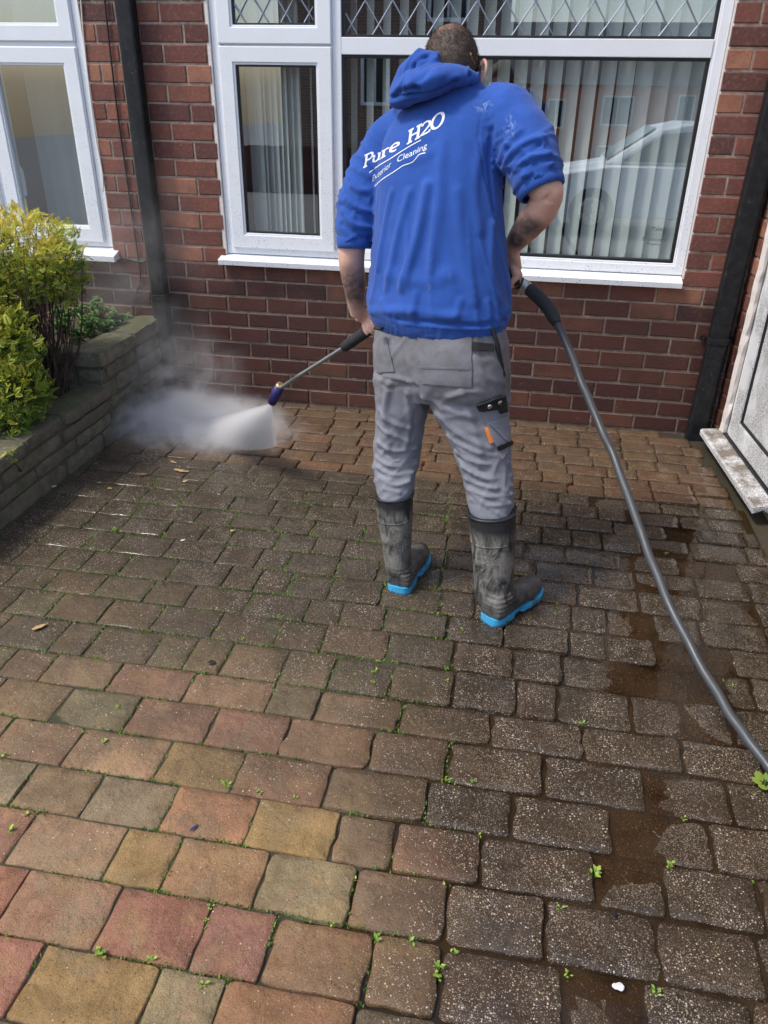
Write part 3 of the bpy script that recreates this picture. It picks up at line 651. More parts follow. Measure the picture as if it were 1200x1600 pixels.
v, f = loft([[(x, -.092, .048), (x, -.094, .074), (x, -.085, .082), (x, .024, .088), (x, .024, .048), (x, -.02, .048), (x, -.024, .068), (x, -.08, .066), (x, -.084, .048)] for x in (.12, .985)]); dpart(MB().add(v, f), 'threshold', 'upvc_dirty')
dpart(MB().box(.19, .95, -.004, .021, .0885, .094), 'weather_bar', 'gasket')
v, f = loft([[(u, -.006-.004*random.random(), z), (u+.03+.03*random.random(), -.002, z), (u+.03, .02, z), (u, .02, z)] for u, z in [(.145, .09+.05*i) for i in range(42)]]); MB().add(v, f).build('mastic', M['mastic'], dr)
# ------------------------------------------------------------------ garden retaining wall, two tiers
gw = empty('garden_wall', (-.34, -.8, 0)); tag(gw, 'low mossy stone retaining wall in two tiers along the left of the drive', 'garden wall'); GO = Vector((.34, .8, 0))
def stone_piece(x0, x1, y0, y1, z0, z1, rough=.006):
    mb = MB(); nx, ny, nz = max(2, int((x1-x0)/.035)), max(2, int((y1-y0)/.035)), max(2, int((z1-z0)/.025)); nx, ny = min(nx, 6), min(ny, 9)
    import itertools
    def fp(x, y, z):
        e = .007                                            # knock the arrises off
        cx, cy_, cz = (x0+x1)/2, (y0+y1)/2, (z0+z1)/2
        k = sum((abs(a-c) > (h-1e-6)) for a, c, h in ((x, cx, (x1-x0)/2), (y, cy_, (y1-y0)/2), (z, cz, (z1-z0)/2)))
        s = e*(k-1)*.75 if k > 1 else 0
        q = Vector((x-s*np.sign(x-cx)*(abs(x-cx) > (x1-x0)/2-1e-6), y-s*np.sign(y-cy_)*(abs(y-cy_) > (y1-y0)/2-1e-6), z-s*np.sign(z-cz)*(abs(z-cz) > (z1-z0)/2-1e-6)))
        nv = noise.noise_vector(q*11)*rough+noise.noise_vector(q*37)*rough*.5; return q+nv
    def grid(n1, n2, fn, flip):
        v = [fp(*fn(i/n1, j/n2)) for j in range(n2+1) for i in range(n1+1)]
        f = [(j*(n1+1)+i, j*(n1+1)+i+1, (j+1)*(n1+1)+i+1, (j+1)*(n1+1)+i) for j in range(n2) for i in range(n1)]
        mb.add(v, [tuple(reversed(q)) for q in f] if flip else f)
    X = lambda s: x0+(x1-x0)*s; Y = lambda s: y0+(y1-y0)*s; Z = lambda s: z0+(z1-z0)*s
    grid(nx, ny, lambda s, t: (X(s), Y(t), z1), False); grid(ny, nz, lambda s, t: (x1, Y(s), Z(t)), False)
    grid(nx, nz, lambda s, t: (X(s), y0, Z(t)), False); grid(nx, nz, lambda s, t: (X(s), y1, Z(t)), True); grid(ny, nz, lambda s, t: (x0, Y(s), Z(t)), True)
    o = mb.build('stone', M['stone'], gw, True); o.location = GO; return o
def course(y0, y1, z0, z1, lens, x0=-.42, xf=-.283):
    y = y1
    while y > y0+.02:
        l = random.choice(lens); a = max(y-l, y0)
        if a-y0 < .06: a = y0
        stone_piece(x0, xf+random.gauss(0, .004), a+.003, y-.003, z0+.002, z1-.002); y = a
for i, (z0, z1) in enumerate(((-.04, .075), (.075, .145), (.145, .215))): course(-2.9, -.005 if i < 3 else -.6, z0, z1, (.34, .45, .55))
course(-2.9, -.60, .215, .285, (.30, .42, .5), -.445, -.276)
for z0, z1 in ((.215, .30), (.30, .375)): course(-.735, -.005, z0, z1, (.25, .33, .4))
course(-.745, -.005, .378, .462, (.36, .46), -.44, -.272)
for z0, z1, e in ((.20, .30, 0), (.30, .375, 0), (.378, .462, .012)):                # the cross wall of the upper bed
    x = -.425
    while x > -1.4:
        l = random.choice((.2, .28, .34)); stone_piece(x-l+.005, x-.005, -.74-e, -.62+e, z0+.003, z1-.003); x -= l
mort = MB().box(-.415, -.297, -2.9, -.004, -.05, .27).box(-.415, -.297, -.725, -.004, .27, .45).box(-1.4, -.42, -.728, -.632, .1, .45); o = mort.build('mortar_core', M['concrete'], gw); o.location = GO
sb = MB()
def soil_sheet(x0, x1, y0, y1, z, amp, seed):
    n, m = 40, 40; v = [(x0+(x1-x0)*i/n, y0+(y1-y0)*j/m, z+amp*noise.fractal(Vector((i*.35+seed, j*.35, 0)), 1, 2, 4)) for j in range(m+1) for i in range(n+1)]
    return MB().add(v, [(j*(n+1)+i, j*(n+1)+i+1, (j+1)*(n+1)+i+1, (j+1)*(n+1)+i) for j in range(m) for i in range(n)])
s1 = soil_sheet(-1.9, -.41, -.63, .0, .40, .02, 0).build('garden_bed', M['soil'], None, True, 'structure'); s1['label'] = 'soil of the upper planting bed against the house'
s2 = soil_sheet(-1.9, -.41, -3.2, -.72, .25, .02, 9).build('garden_bed', M['soil'], None, True, 'structure'); s2['label'] = 'bark covered soil of the lower planting bed'
# bark chips
chipm = simple('bark_chip', (.19, .115, .07), .9, .7, 60, .5, .003, coords='pos'); cb = MB()
for i in range(700):
    x, y = random.uniform(-.75, -.40), random.uniform(-1.35, -.74); a = random.uniform(0, 6.28); l, w = random.uniform(.008, .03), random.uniform(.003, .007)
    c = np.array((x, y, .262+random.uniform(-.006, .012))); u = np.array((math.cos(a), math.sin(a), random.uniform(-.35, .35))); q = np.array((-math.sin(a), math.cos(a), random.uniform(-.4, .4))); n = np.cross(u, q)*.002
    cb.add([c-u*l-q*w, c+u*l-q*w, c+u*l+q*w, c-u*l+q*w, c-u*l*.8-q*w*.6+n, c+u*l*.8-q*w*.6+n, c+u*l*.8+q*w*.6+n, c-u*l*.8+q*w*.6+n], [(4, 5, 6, 7), (0, 1, 5, 4), (1, 2, 6, 5), (2, 3, 7, 6), (3, 0, 4, 7)])
o = cb.build('bark_chips', chipm, None, False, 'stuff'); tag(o, 'brown bark chips covering the lower bed behind the mossy wall', 'bark chips', kind='stuff')

# ------------------------------------------------------------------ golden conifer hedge
def mat_leaf(name, stops, rough=.55, trans=.25):
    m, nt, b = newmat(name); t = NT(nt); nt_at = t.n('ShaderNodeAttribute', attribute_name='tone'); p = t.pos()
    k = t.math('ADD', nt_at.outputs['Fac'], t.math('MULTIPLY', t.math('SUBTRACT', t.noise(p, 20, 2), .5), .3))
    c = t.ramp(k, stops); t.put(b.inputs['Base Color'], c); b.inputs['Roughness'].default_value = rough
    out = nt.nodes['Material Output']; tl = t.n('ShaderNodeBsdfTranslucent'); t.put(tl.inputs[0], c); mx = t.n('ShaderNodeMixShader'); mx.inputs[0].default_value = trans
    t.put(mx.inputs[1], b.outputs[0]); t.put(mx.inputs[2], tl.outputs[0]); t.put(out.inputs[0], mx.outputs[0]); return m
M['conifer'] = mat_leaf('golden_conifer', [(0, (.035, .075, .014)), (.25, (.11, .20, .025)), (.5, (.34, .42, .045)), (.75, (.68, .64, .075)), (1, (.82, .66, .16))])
M['herb'] = mat_leaf('herb_leaf', [(0, (.03, .075, .018)), (.5, (.08, .19, .035)), (1, (.18, .32, .06))])
M['twig'] = simple('conifer_twig', (.075, .05, .038), .9, .5, 80, .6, .004, coords='pos')
def with_tone(mb, tones, name, mat, parent):
    o = mb.build(name, mat, parent); a = o.data.attributes.new('tone', 'FLOAT', 'FACE'); a.data.foreach_set('value', tones); return o
def spray(mb, tones, p, d, n, L, tone):                     # one flat fan of scale-leaf twigs
    d = nrm(d); s = nrm(np.cross(d, n)); n = nrm(np.cross(s, d)); k = 6
    def leaf(o, dr, l, w, tn):
        sd = np.cross(n, dr); tip = o+dr*l-n*l*.12; mb.add([o-sd*w*.4, o+dr*l*.5-sd*w+n*.0015, tip, o+dr*l*.5+sd*w+n*.0015], [(0, 1, 2, 3)]); tones.append(tn)
    for i in range(k):
        f = (i+.5)/k; o = p+d*L*f*.8-n*L*.12*f*f; l = L*.42*(1-.55*f)
        for sg in (1, -1):
            dr = nrm(d*.75+s*sg*(.75-.25*f)); tn = tone+.16*f+random.gauss(0, .05)
            leaf(o, dr, l, l*.12, tn)
            leaf(o+dr*l*.45, nrm(dr+s*sg*.35+d*.1), l*.5, l*.11, tn+.05); leaf(o+dr*l*.4, nrm(dr*.9+d*.6), l*.5, l*.11, tn+.06)
    leaf(p+d*L*.72-n*L*.08, d, L*.3, L*.05, tone+.2)
def conifer(name, label, base, masses, nspray, seed):
    rnd = random.Random(seed); t = empty(name, base); tag(t, label, 'hedge', 'golden conifers in the lower bed'); off = -Vector(base)
    mb, tones = MB(), []
    tot = sum(m[1][0]*m[1][1]*m[1][2] for m in masses)**1
    wsum = sum((m[1][0]*m[1][1]+m[1][1]*m[1][2]+m[1][0]*m[1][2])*m[2] for m in masses); ends = []
    for c, r, dens in masses:
        cnt = int(nspray*(r[0]*r[1]+r[1]*r[2]+r[0]*r[2])*dens/wsum)
        for i in range(cnt):
            v = nrm([rnd.gauss(0, 1) for _ in range(3)]); q = .62+.42*rnd.random()**.6
            sh = 1+.24*noise.fractal(Vector(v)*2.3+Vector((seed, c[0]*3, c[2]*3)), 1, 2, 3)
            pw = .78; vv = np.sign(v)*np.abs(v)**pw; vv = vv/max(np.abs(vv).max(), 1e-6)*np.abs(v).max()**.5 if False else v
            p = np.array(c)+np.array(r)*vv*q*sh
            if p[2] < .24: continue
            outw = nrm(v/np.array(r)); dr = nrm(outw*.8+np.array((0, 0, .35))+np.array([rnd.gauss(0, .45) for _ in range(3)]))
            nn = nrm(np.array((0, 0, 1))+np.array([rnd.gauss(0, .5) for _ in range(3)])+outw*.4)
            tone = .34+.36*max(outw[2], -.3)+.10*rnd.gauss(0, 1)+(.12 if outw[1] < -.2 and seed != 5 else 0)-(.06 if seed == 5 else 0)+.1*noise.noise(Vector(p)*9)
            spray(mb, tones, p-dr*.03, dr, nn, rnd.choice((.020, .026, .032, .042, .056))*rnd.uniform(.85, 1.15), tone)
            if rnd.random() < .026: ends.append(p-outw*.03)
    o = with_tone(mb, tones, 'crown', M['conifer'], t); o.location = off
    tb = MB(); b = np.array(base)
    for k, e in enumerate(ends):
        st = b+np.array((rnd.gauss(0, .03), rnd.gauss(0, .03), -.03)); mid = st*.45+e*.55+np.array((rnd.gauss(0, .04), rnd.gauss(0, .04), -.07))
        r0 = rnd.uniform(.003, .007)
        if k % 9 == 0: r0 = .011
        v, f = tube(smooth_path([st, (st+mid)/2+np.array((rnd.gauss(0, .015), rnd.gauss(0, .015), .0)), mid, e], 9), np.linspace(r0, .0012, 9), 5); tb.add(v, f)
    o = tb.build('trunk', M['twig'], t, True); o.location = off; return t
hedge1 = conifer('conifer_hedge', 'clipped golden conifer with bare brown stems under its flat top', (-.50, -.86, .26),
        [((-.60, -1.16, .80), (.15, .14, .16), 1.0), ((-.66, -1.0, .72), (.22, .2, .26), .9), ((-.50, -.88, .96), (.30, .22, .17), 1.0), ((-.80, -.85, .93), (.30, .25, .22), .8), ((-.38, -.84, .86), (.16, .15, .15), 1.2), ((-.75, -.80, .70), (.22, .2, .22), .5)], 7000, 3)
hedge2 = conifer('conifer_hedge', 'lower golden conifer spilling over the mossy wall at the left edge', (-.55, -1.22, .25),
        [((-.52, -1.18, .58), (.22, .20, .24), 1.0), ((-.42, -1.22, .42), (.15, .20, .16), 1.0), ((-.44, -1.30, .30), (.13, .16, .10), .8), ((-.75, -1.30, .55), (.25, .25, .30), .7)], 5600, 5)
hedge3 = conifer('conifer_sprig', 'small green conifer shoot sticking up at the left edge before the window', (-.86, -.62, .40), [((-.86, -.62, 1.17), (.05, .05, .07), 1)], 34, 8)
hedge4 = conifer('conifer_sprig', 'little green conifer shoot growing out of the mossy wall face', (-.30, -1.52, .245), [((-.285, -1.52, .27), (.03, .05, .03), 1)], 26, 12)
# leafy weeds in the upper bed
def herb(base, h, n, seed, label):
    rnd = random.Random(seed); t = empty('herb_plant', base); tag(t, label, 'plant', 'leafy weeds in the upper bed'); mb, tones, sm = MB(), [], MB()
    for s in range(n):
        a = rnd.uniform(0, 6.28); ln = rnd.uniform(.05, .45); top = np.array((math.cos(a)*ln*h, math.sin(a)*ln*h, h*rnd.uniform(.6, 1)))
        path = smooth_path([(0, 0, -.02), top*.5+np.array((0, 0, .03)), top], 7); v, f = tube(path, .0022, 5); sm.add(v, f)
        for k in range(2, 7):
            o = path[k]; a0 = rnd.uniform(0, 3.1)
            for sg in range(2 if k < 6 else 4):
                aa = a0+sg*(math.pi if k < 6 else 1.57); l = rnd.uniform(.028, .048)*(1 if k < 6 else .7); d = np.array((math.cos(aa), math.sin(aa), rnd.uniform(-.1, .5))); d = nrm(d); sd = nrm(np.cross(d, (0, 0, 1))); w = l*.27; tn = rnd.uniform(.2, .8)+.15*(k == 6)
                mb.add([o, o+d*l*.3-sd*w*.8+(0, 0, .004), o+d*l*.65-sd*w*.7+(0, 0, .003), o+d*l-np.array((0, 0, l*.25)), o+d*l*.65+sd*w*.7+(0, 0, .003), o+d*l*.3+sd*w*.8+(0, 0, .004), o+d*l*.5], [(0, 1, 6), (1, 2, 6), (2, 3, 6), (3, 4, 6), (4, 5, 6), (5, 0, 6)]); tones += [tn]*6
    with_tone(mb, tones, 'leaf_cluster', M['herb'], t); sm.build('stem', M['herb'], t); return t
for i, (x, y, h) in enumerate(((-.50, -.40, .16), (-.58, -.30, .17), (-.46, -.22, .13), (-.63, -.46, .14), (-.50, -.52, .10), (-.45, -.33, .10), (-.58, -.18, .19), (-.70, -.30, .16), (-.46, -.12, .07))):
    herb((x, y, .40), h, 9, 40+i, 'green leafy weed growing in the upper bed beside the wall')
# ------------------------------------------------------------------ the person with the lance
def mat_hoodie():
    m, nt, b = newmat('blue_sweatshirt'); t = NT(nt); p = t.pos()
    c = t.mix(t.rng(t.noise(p, 7, 4, .6), .35, .7), (.016, .066, .29), (.024, .086, .36)); c = t.mix(t.rng(t.noise(p, 320, 3, .7), .45, .7, 0, .35), c, (.028, .12, .47))
    c = t.mix(t.math('MULTIPLY', t.rng(t.noise(p, 24, 4, .65), .6, .74), .38), c, (.03, .06, .22))
    marks = None
    for (px, py, Y), r in (((797, 199, -1.66), (.013, .07, .03)), ((757, 166, -1.62), (.02, .06, .012)), ((704, 427, -1.78), (.004, .1, .012)), ((672, 446, -1.78), (.004, .1, .006))):
        k = t.math('MULTIPLY', t.ellmask(p, PT(px, py, Y), r, .6), t.rng(t.noise(p, 60, 4, .7, 1.0), .50, .62)); marks = k if marks is None else t.math('MAXIMUM', marks, k)
    c = t.mix(t.math('MULTIPLY', marks, .5), c, (.42, .52, .75))
    t.put(b.inputs['Base Color'], c); b.inputs['Roughness'].default_value = .92; b.inputs['Sheen Weight'].default_value = .12; b.inputs['Sheen Roughness'].default_value = .6
    b.inputs['Specular IOR Level'].default_value = .2
    h = t.math('ADD', t.noise(p, 480, 3, .7), t.math('MULTIPLY', t.noise(p, 45, 4, .6), 1.2)); t.put(b.inputs['Normal'], t.bump(h, .35, .0022)); return m
def mat_trousers():
    m, nt, b = newmat('grey_work_trousers'); t = NT(nt); p = t.pos(); s = t.sep(p)
    c = t.mix(t.rng(t.noise(p, 6, 4, .6), .35, .7), (.185, .19, .222), (.24, .245, .28)); c = t.mix(t.rng(t.noise(p, 500, 2, .6), .45, .65, 0, .3), c, (.30, .31, .345))
    seat = t.math('MULTIPLY', t.rng(t.math('ADD', s[2], t.math('MULTIPLY', t.math('SUBTRACT', t.noise(p, 9, 4), .5), .25)), .68, .80), t.rng(t.noise(p, 12, 5, .65), .30, .62)); c = t.mix(t.math('MULTIPLY', seat, .7), c, (.105, .098, .085))
    mud = t.rng(t.noise(p, 20, 5, .7), .60, .74); c = t.mix(t.math('MULTIPLY', mud, .35), c, (.13, .11, .085))
    t.put(b.inputs['Base Color'], c); b.inputs['Roughness'].default_value = .85; b.inputs['Specular IOR Level'].default_value = .25
    h = t.math('ADD', t.noise(p, 600, 2, .7), t.math('MULTIPLY', t.noise(p, 60, 5, .65), 1.6)); t.put(b.inputs['Normal'], t.bump(h, .4, .002)); return m
def mat_boot():
    m, nt, b = newmat('muddy_rubber_boot'); t = NT(nt); p = t.pos(); s = t.sep(p)
    sc = t.n('ShaderNodeMapping'); t.put(sc.inputs[0], p); sc.inputs['Scale'].default_value = (1, 1, .45)
    n = t.noise(sc.outputs[0], 26, 7, .72, .8); k = t.math('MULTIPLY', t.rng(n, .39, .56), t.rng(s[2], .335, .295)); fine = t.rng(t.noise(p, 130, 5, .7), .3, .7, .45, 1)
    k = t.math('MULTIPLY', k, t.rng(s[2], .06, .13, .35, 1.0))
    c = t.mix(t.math('MULTIPLY', t.math('MULTIPLY', k, fine), .9), (.022, .024, .027), (.29, .27, .235))
    t.put(b.inputs['Base Color'], c); t.put(b.inputs['Roughness'], t.rng(k, 0, 1, .28, .85)); t.put(b.inputs['Normal'], t.bump(t.math('ADD', n, t.noise(p, 200, 4)), .5, .002)); return m
def mat_skin():
    m, nt, b = newmat('skin'); t = NT(nt); p = t.pos()
    c = t.mix(t.rng(t.noise(p, 22, 4, .6), .35, .68), (.64, .375, .285), (.71, .43, .335)); c = t.mix(t.rng(t.noise(p, 90, 3), .5, .75, 0, .3), c, (.60, .26, .20))
    tat = None
    for q, r in ((PT(826, 350, -1.62), (.045, .12, .035)), (PT(808, 372, -1.57), (.03, .10, .03)), (PT(553, 445, -1.53), (.05, .12, .072))):
        k = t.ellmask(p, q, r, .35); tat = k if tat is None else t.math('MAXIMUM', tat, k)
    lines = t.rng(t.math('ABSOLUTE', t.math('SUBTRACT', t.noise(p, 42, 4, .6, 1.6), .5)), .09, .01); body = t.rng(t.noise(p, 30, 4, .6), .36, .56, .42, .95)
    k = t.math('MULTIPLY', tat, t.math('MAXIMUM', t.math('MULTIPLY', lines, .9), body)); c = t.mix(t.math('MULTIPLY', k, .9), c, (.05, .048, .05))
    t.put(b.inputs['Base Color'], c); b.inputs['Roughness'].default_value = .5; b.inputs['Subsurface Weight'].default_value = .12; b.inputs['Subsurface Radius'].default_value = (.01, .004, .002); b.inputs['Subsurface Scale'].default_value = 1.0
    t.put(b.inputs['Normal'], t.bump(t.math('ADD', t.noise(p, 260, 4, .6), t.noise(p, 70, 3)), .25, .0015)); return m
def mat_hair():
    m, nt, b = newmat('cropped_hair'); t = NT(nt); p = t.pos()
    a = t.n('ShaderNodeAttribute', attribute_name='thin').outputs['Fac']; n = t.noise(p, 330, 4, .75); n2 = t.noise(p, 45, 4, .6)
    k = t.rng(t.math('ADD', t.math('ADD', t.math('MULTIPLY', n, .6), t.math('MULTIPLY', n2, .45)), t.math('MULTIPLY', a, .42)), .50, .86)
    t.put(b.inputs['Base Color'], t.mix(k, (.042, .030, .022), (.33, .20, .14))); b.inputs['Roughness'].default_value = .6
    t.put(b.inputs['Normal'], t.bump(n, .6, .002)); return m
def mat_sole():
    m, nt, b = newmat('light_blue_sole'); t = NT(nt); p = t.pos(); s = t.sep(p)
    mud = t.rng(t.math('ADD', t.noise(p, 30, 5, .7), t.rng(s[2], .012, .0, 0, .22)), .52, .64); c = t.mix(t.rng(t.noise(p, 15, 3), .4, .7), (.045, .37, .66), (.07, .43, .70)); c = t.mix(t.math('MULTIPLY', mud, .85), c, (.06, .055, .045))
    t.put(b.inputs['Base Color'], c); b.inputs['Roughness'].default_value = .5; return m
M.update(hoodie=mat_hoodie(), trousers=mat_trousers(), boot=mat_boot(), skin=mat_skin(), hair=mat_hair(),
         sole=mat_sole(), strap=simple('black_webbing', (.014, .014, .016), .75, .3, 200, .4, .001, coords='pos'),
         print=simple('cracked_white_print', (.74, .77, .80), .8, .22, 160, .2, .001, coords='pos'), stud=simple('steel_stud', (.6, .6, .6), .3, .1, 50, 0, 0, 1.0),
         tagm=simple('orange_label', (.85, .25, .05), .7, .15, 90), foam=simple('black_foam_grip', (.02, .021, .024), .8, .3, 180, .5, .002), strand=simple('hair_strand', (.05, .034, .024), .6, .5, 400, 0, 0, coords='pos'))
PSI = math.radians(20); BU = np.array((math.cos(PSI), -math.sin(PSI), 0)); BV = np.array((math.sin(PSI), math.cos(PSI), 0))
def row(xl, xr, y, Y, b, p=2.3, k=1.03, n=40):
    L, R = PT(xl, y, Y), PT(xr, y, Y); c = (L+R)/2; a = np.linalg.norm(R-L)/2*k; u = BU+np.array((0, 0, (R[2]-L[2])/(2*a))); return ell(c, u, BV, a, b, n, p)
person = empty('person', (1.52, -1.75, 0)); PO = Vector((-1.52, 1.75, 0))
tag(person, 'person in blue hoodie, grey work trousers and muddy wellingtons seen from behind, holding the lance', 'person')
def pp(o, par=None):
    o.parent = par or person
    if par is None: o.location = PO
    return o
# --- sweatshirt
TY = lambda y: float(np.interp(y, [120, 300, 522], [-1.505, -1.60, -1.665]))
trs = [(594, 786, 524, .118), (582, 792, 512, .132), (572, 797, 494, .146), (573, 797, 470, .148), (577, 795, 440, .144), (581, 791, 400, .139), (584, 787, 360, .135), (586, 785, 320, .133),
       (588, 784, 280, .133), (593, 785, 245, .132), (602, 789, 212, .126), (616, 792, 184, .112), (636, 785, 162, .095), (658, 768, 144, .08), (674, 750, 128, .07)]
hm = MB(); v, f = loft([row(a, b, y, TY(y), d) for a, b, y, d in trs]); hm.add(v, f)
RS = [PT(765, 178, -1.54), PT(790, 182, -1.565), PT(813, 215, -1.61), PT(832, 255, -1.655), PT(840, 280, -1.675), PT(844, 291, -1.683)]
LS = [PT(640, 200, -1.49), PT(612, 222, -1.475), PT(586, 270, -1.49), PT(563, 325, -1.525), PT(556, 362, -1.545), PT(556, 379, -1.55)]
v, f = tube(RS, [.085, .088, .088, .082, .074, .068], 24); hm.add(v, f)
v, f = tube(LS, [.075, .080, .080, .076, .070, .058], 24); hm.add(v, f)
hood_me = remesh(hm, .0062, 9, .5)
rough_up(hood_me, .003, 9, 3, 1.0, (1.2, 1.2, .6))
def cloth(me, f):                                           # irregular sharp-crested wrinkles; f(p, normal) -> (u, v, amplitude)
    co = get_co(me); nr = normals(me); add = np.zeros(len(co))
    for i, p in enumerate(co):
        for u, v_, a in f(p):
            if a < 1e-5: continue
            w = noise.noise(Vector((u*.5+7, v_*.5, 1.3))); r = 1-abs(noise.noise(Vector((u+w*.9, v_+w*.9, 4.7))))*2.6
            add[i] += a*(max(r, -.6)**3 if r > 0 else r*.35)
    set_co(me, co+nr*add[:, None])
RSn, LSn = np.array(RS), np.array(LS)
def along(p, P):
    best, arc_ = 9, 0; s_ = 0
    for a, b in zip(P[:-1], P[1:]):
        ab = b-a; L = np.linalg.norm(ab); t_ = min(max(np.dot(p-a, ab)/(L*L), 0), 1); d = np.linalg.norm(p-a-t_*ab)
        if d < best: best, arc_ = d, s_+t_*L
        s_ += L
    return best, arc_
def fh(p):
    out = []; th = math.atan2(p[1]+1.60, p[0]-1.46); sw = 0
    for P_, k in ((RSn, 0), (LSn, 5)):
        d, s_ = along(p, P_); w = float(np.clip((s_-.05)/.06, 0, 1))*(1 if d < .11 else 0); sw = max(sw, w)
        if w > 0:
            a = math.atan2(p[2]-P_[3][2], p[0]-P_[3][0]); out.append((s_*25+a*.9+k, a*1.2+p[1]*7, .0066*w*np.clip(s_/.16, .35, 1)))
    if sw < .5:
        low = float(np.clip((1.45-p[2])/.35, .12, 1))*float(np.clip((p[2]-.965)/.05, .08, 1)); out.append((th*2.7+(p[2]-1)*1.8, p[2]*2.4, .0070*low)); out.append((th*2.0+p[2]*6, p[2]*13+th*2, .0042*float(np.clip((1.16-p[2])/.15, .15, 1))*float(np.clip((p[2]-.965)/.04, .08, 1))))
    return out
cloth(hood_me, fh)
cst = caster(hood_me)
strokes = [([(668, 290), (652, 370), (628, 450)], .020, .012), ([(690, 240), (684, 330), (672, 420)], .022, .007), ([(716, 300), (722, 390), (740, 470)], .022, .006), ([(640, 300), (618, 380), (604, 450)], .016, .007),
    ([(612, 300), (600, 360), (590, 420)], .013, .006), ([(772, 330), (764, 260), (770, 200)], .010, -.007), ([(750, 360), (742, 290), (752, 225)], .018, .005), ([(770, 350), (768, 420), (780, 470)], .015, .006),
    ([(788, 300), (800, 262), (828, 246), (858, 240)], .011, .011), ([(782, 284), (794, 245), (822, 222), (850, 214)], .011, .009), ([(780, 262), (790, 226), (812, 204)], .012, .007), ([(800, 304), (818, 274), (862, 256)], .009, .010), ([(794, 272), (808, 254), (845, 226)], .008, -.007),
    ([(535, 330), (552, 350), (580, 356)], .011, .009), ([(540, 310), (560, 325), (582, 330)], .010, .008), ([(548, 290), (568, 298), (588, 290)], .012, .006), ([(534, 350), (555, 366), (578, 372)], .009, -.006), ([(565, 268), (580, 275), (594, 262)], .012, .005),
    ([(576, 500), (620, 499), (690, 506), (750, 509), (792, 500)], .010, -.010), ([(580, 486), (640, 486), (700, 494), (790, 486)], .016, .008),
    ([(640, 250), (660, 245), (690, 225)], .02, .004), ([(778, 134), (757, 165), (748, 205), (752, 250), (764, 300)], .005, -.0045), ([(778, 134), (757, 165), (748, 205), (752, 250)], .010, .002), ([(604, 205), (594, 240), (592, 290), (588, 340)], .005, -.004), ([(596, 470), (610, 490)], .010, .007), ([(650, 460), (645, 490)], .014, .006), ([(720, 470), (712, 495)], .014, .006), ([(762, 470), (766, 495)], .010, .005), ([(610, 430), (660, 440), (700, 430)], .03, .006)]
folds(hood_me, strokes, cst)
co = get_co(hood_me); nr = normals(hood_me)                 # ribbed waistband
zc = np.interp(co[:, 0], [1.23, 1.68], [.975, .985]); band = np.clip((zc-co[:, 2])/.012, 0, 1); set_co(hood_me, co+nr*(band*(-.004+.0011*np.sin(np.arctan2(co[:, 1]+1.66, co[:, 0]-1.46)*190)))[:, None])
hoodie = pp(link('hoodie', hood_me, M['hoodie'], None, True)); hoodie['label'] = 'royal blue hooded sweatshirt with white back print and pushed up sleeves'
cast_h = caster(hood_me)
for P_, r0 in ((RS, .0655), (LS, .0575)):                   # ribbed cuffs pushed up to the elbow
    e, d_ = np.array(P_[-1]), nrm(np.array(P_[-1])-np.array(P_[-2])); rings_ = []
    u_ = nrm(np.cross(d_, (0, 1, .2))); w_ = np.cross(d_, u_)
    for q, r_ in ((-.022, r0-.006), (-.018, r0+.0045), (.004, r0+.003), (.016, r0+.0005), (.018, r0-.006)):
        rings_.append([e+d_*q+(u_*math.cos(a)+w_*math.sin(a))*(r_+.0012*math.sin(a*48)) for a in np.arange(144)*2*np.pi/144])
    v, f = loft(rings_, False); MB().add(v, f).build('cuff', M['hoodie'], hoodie, True)
# hood lying on the shoulders
hd = MB(); hp = [PT(748, 124, -1.545), PT(737, 121, -1.575), PT(716, 117, -1.595), PT(686, 120, -1.608), PT(653, 131, -1.60), PT(630, 146, -1.575), PT(618, 156, -1.55)]
v, f = tube(hp, [(.010, .014), (.019, .020), (.042, .028), (.068, .036), (.074, .038), (.057, .036), (.024, .026)], 24); hd.add(v, f)
hp = [PT(622, 150, -1.52), PT(640, 118, -1.53), PT(664, 100, -1.55), PT(690, 95, -1.57)]
v, f = tube(hp, [(.03, .03), (.045, .04), (.048, .04), (.03, .025)], 20); hd.add(v, f)
v, f = blob(PT(626, 160, -1.57), (.036, .05, .018)); hd.add(v, f)
hd_me = remesh(hd, .0055, 8); rough_up(hd_me, .003, 14, 2, 4.0); cloth(hd_me, lambda p: [((p[0]-p[2])*16, (p[0]+p[2])*5+p[1]*4, .006)]); hc = caster(hd_me)
folds(hd_me, [([(668, 86), (646, 104), (628, 130), (616, 150)], .007, -.013), ([(680, 92), (660, 106), (640, 135)], .011, .006), ([(612, 152), (640, 150), (668, 146), (700, 132), (736, 116)], .007, -.013), ([(620, 160), (660, 155), (700, 140)], .012, .006),
              ([(690, 100), (660, 122), (640, 146)], .014, -.005), ([(622, 146), (640, 140), (655, 141)], .010, -.014), ([(612, 160), (640, 162), (668, 156)], .008, .008)], hc)
pp(link('hood', hd_me, M['hoodie'], None, True))
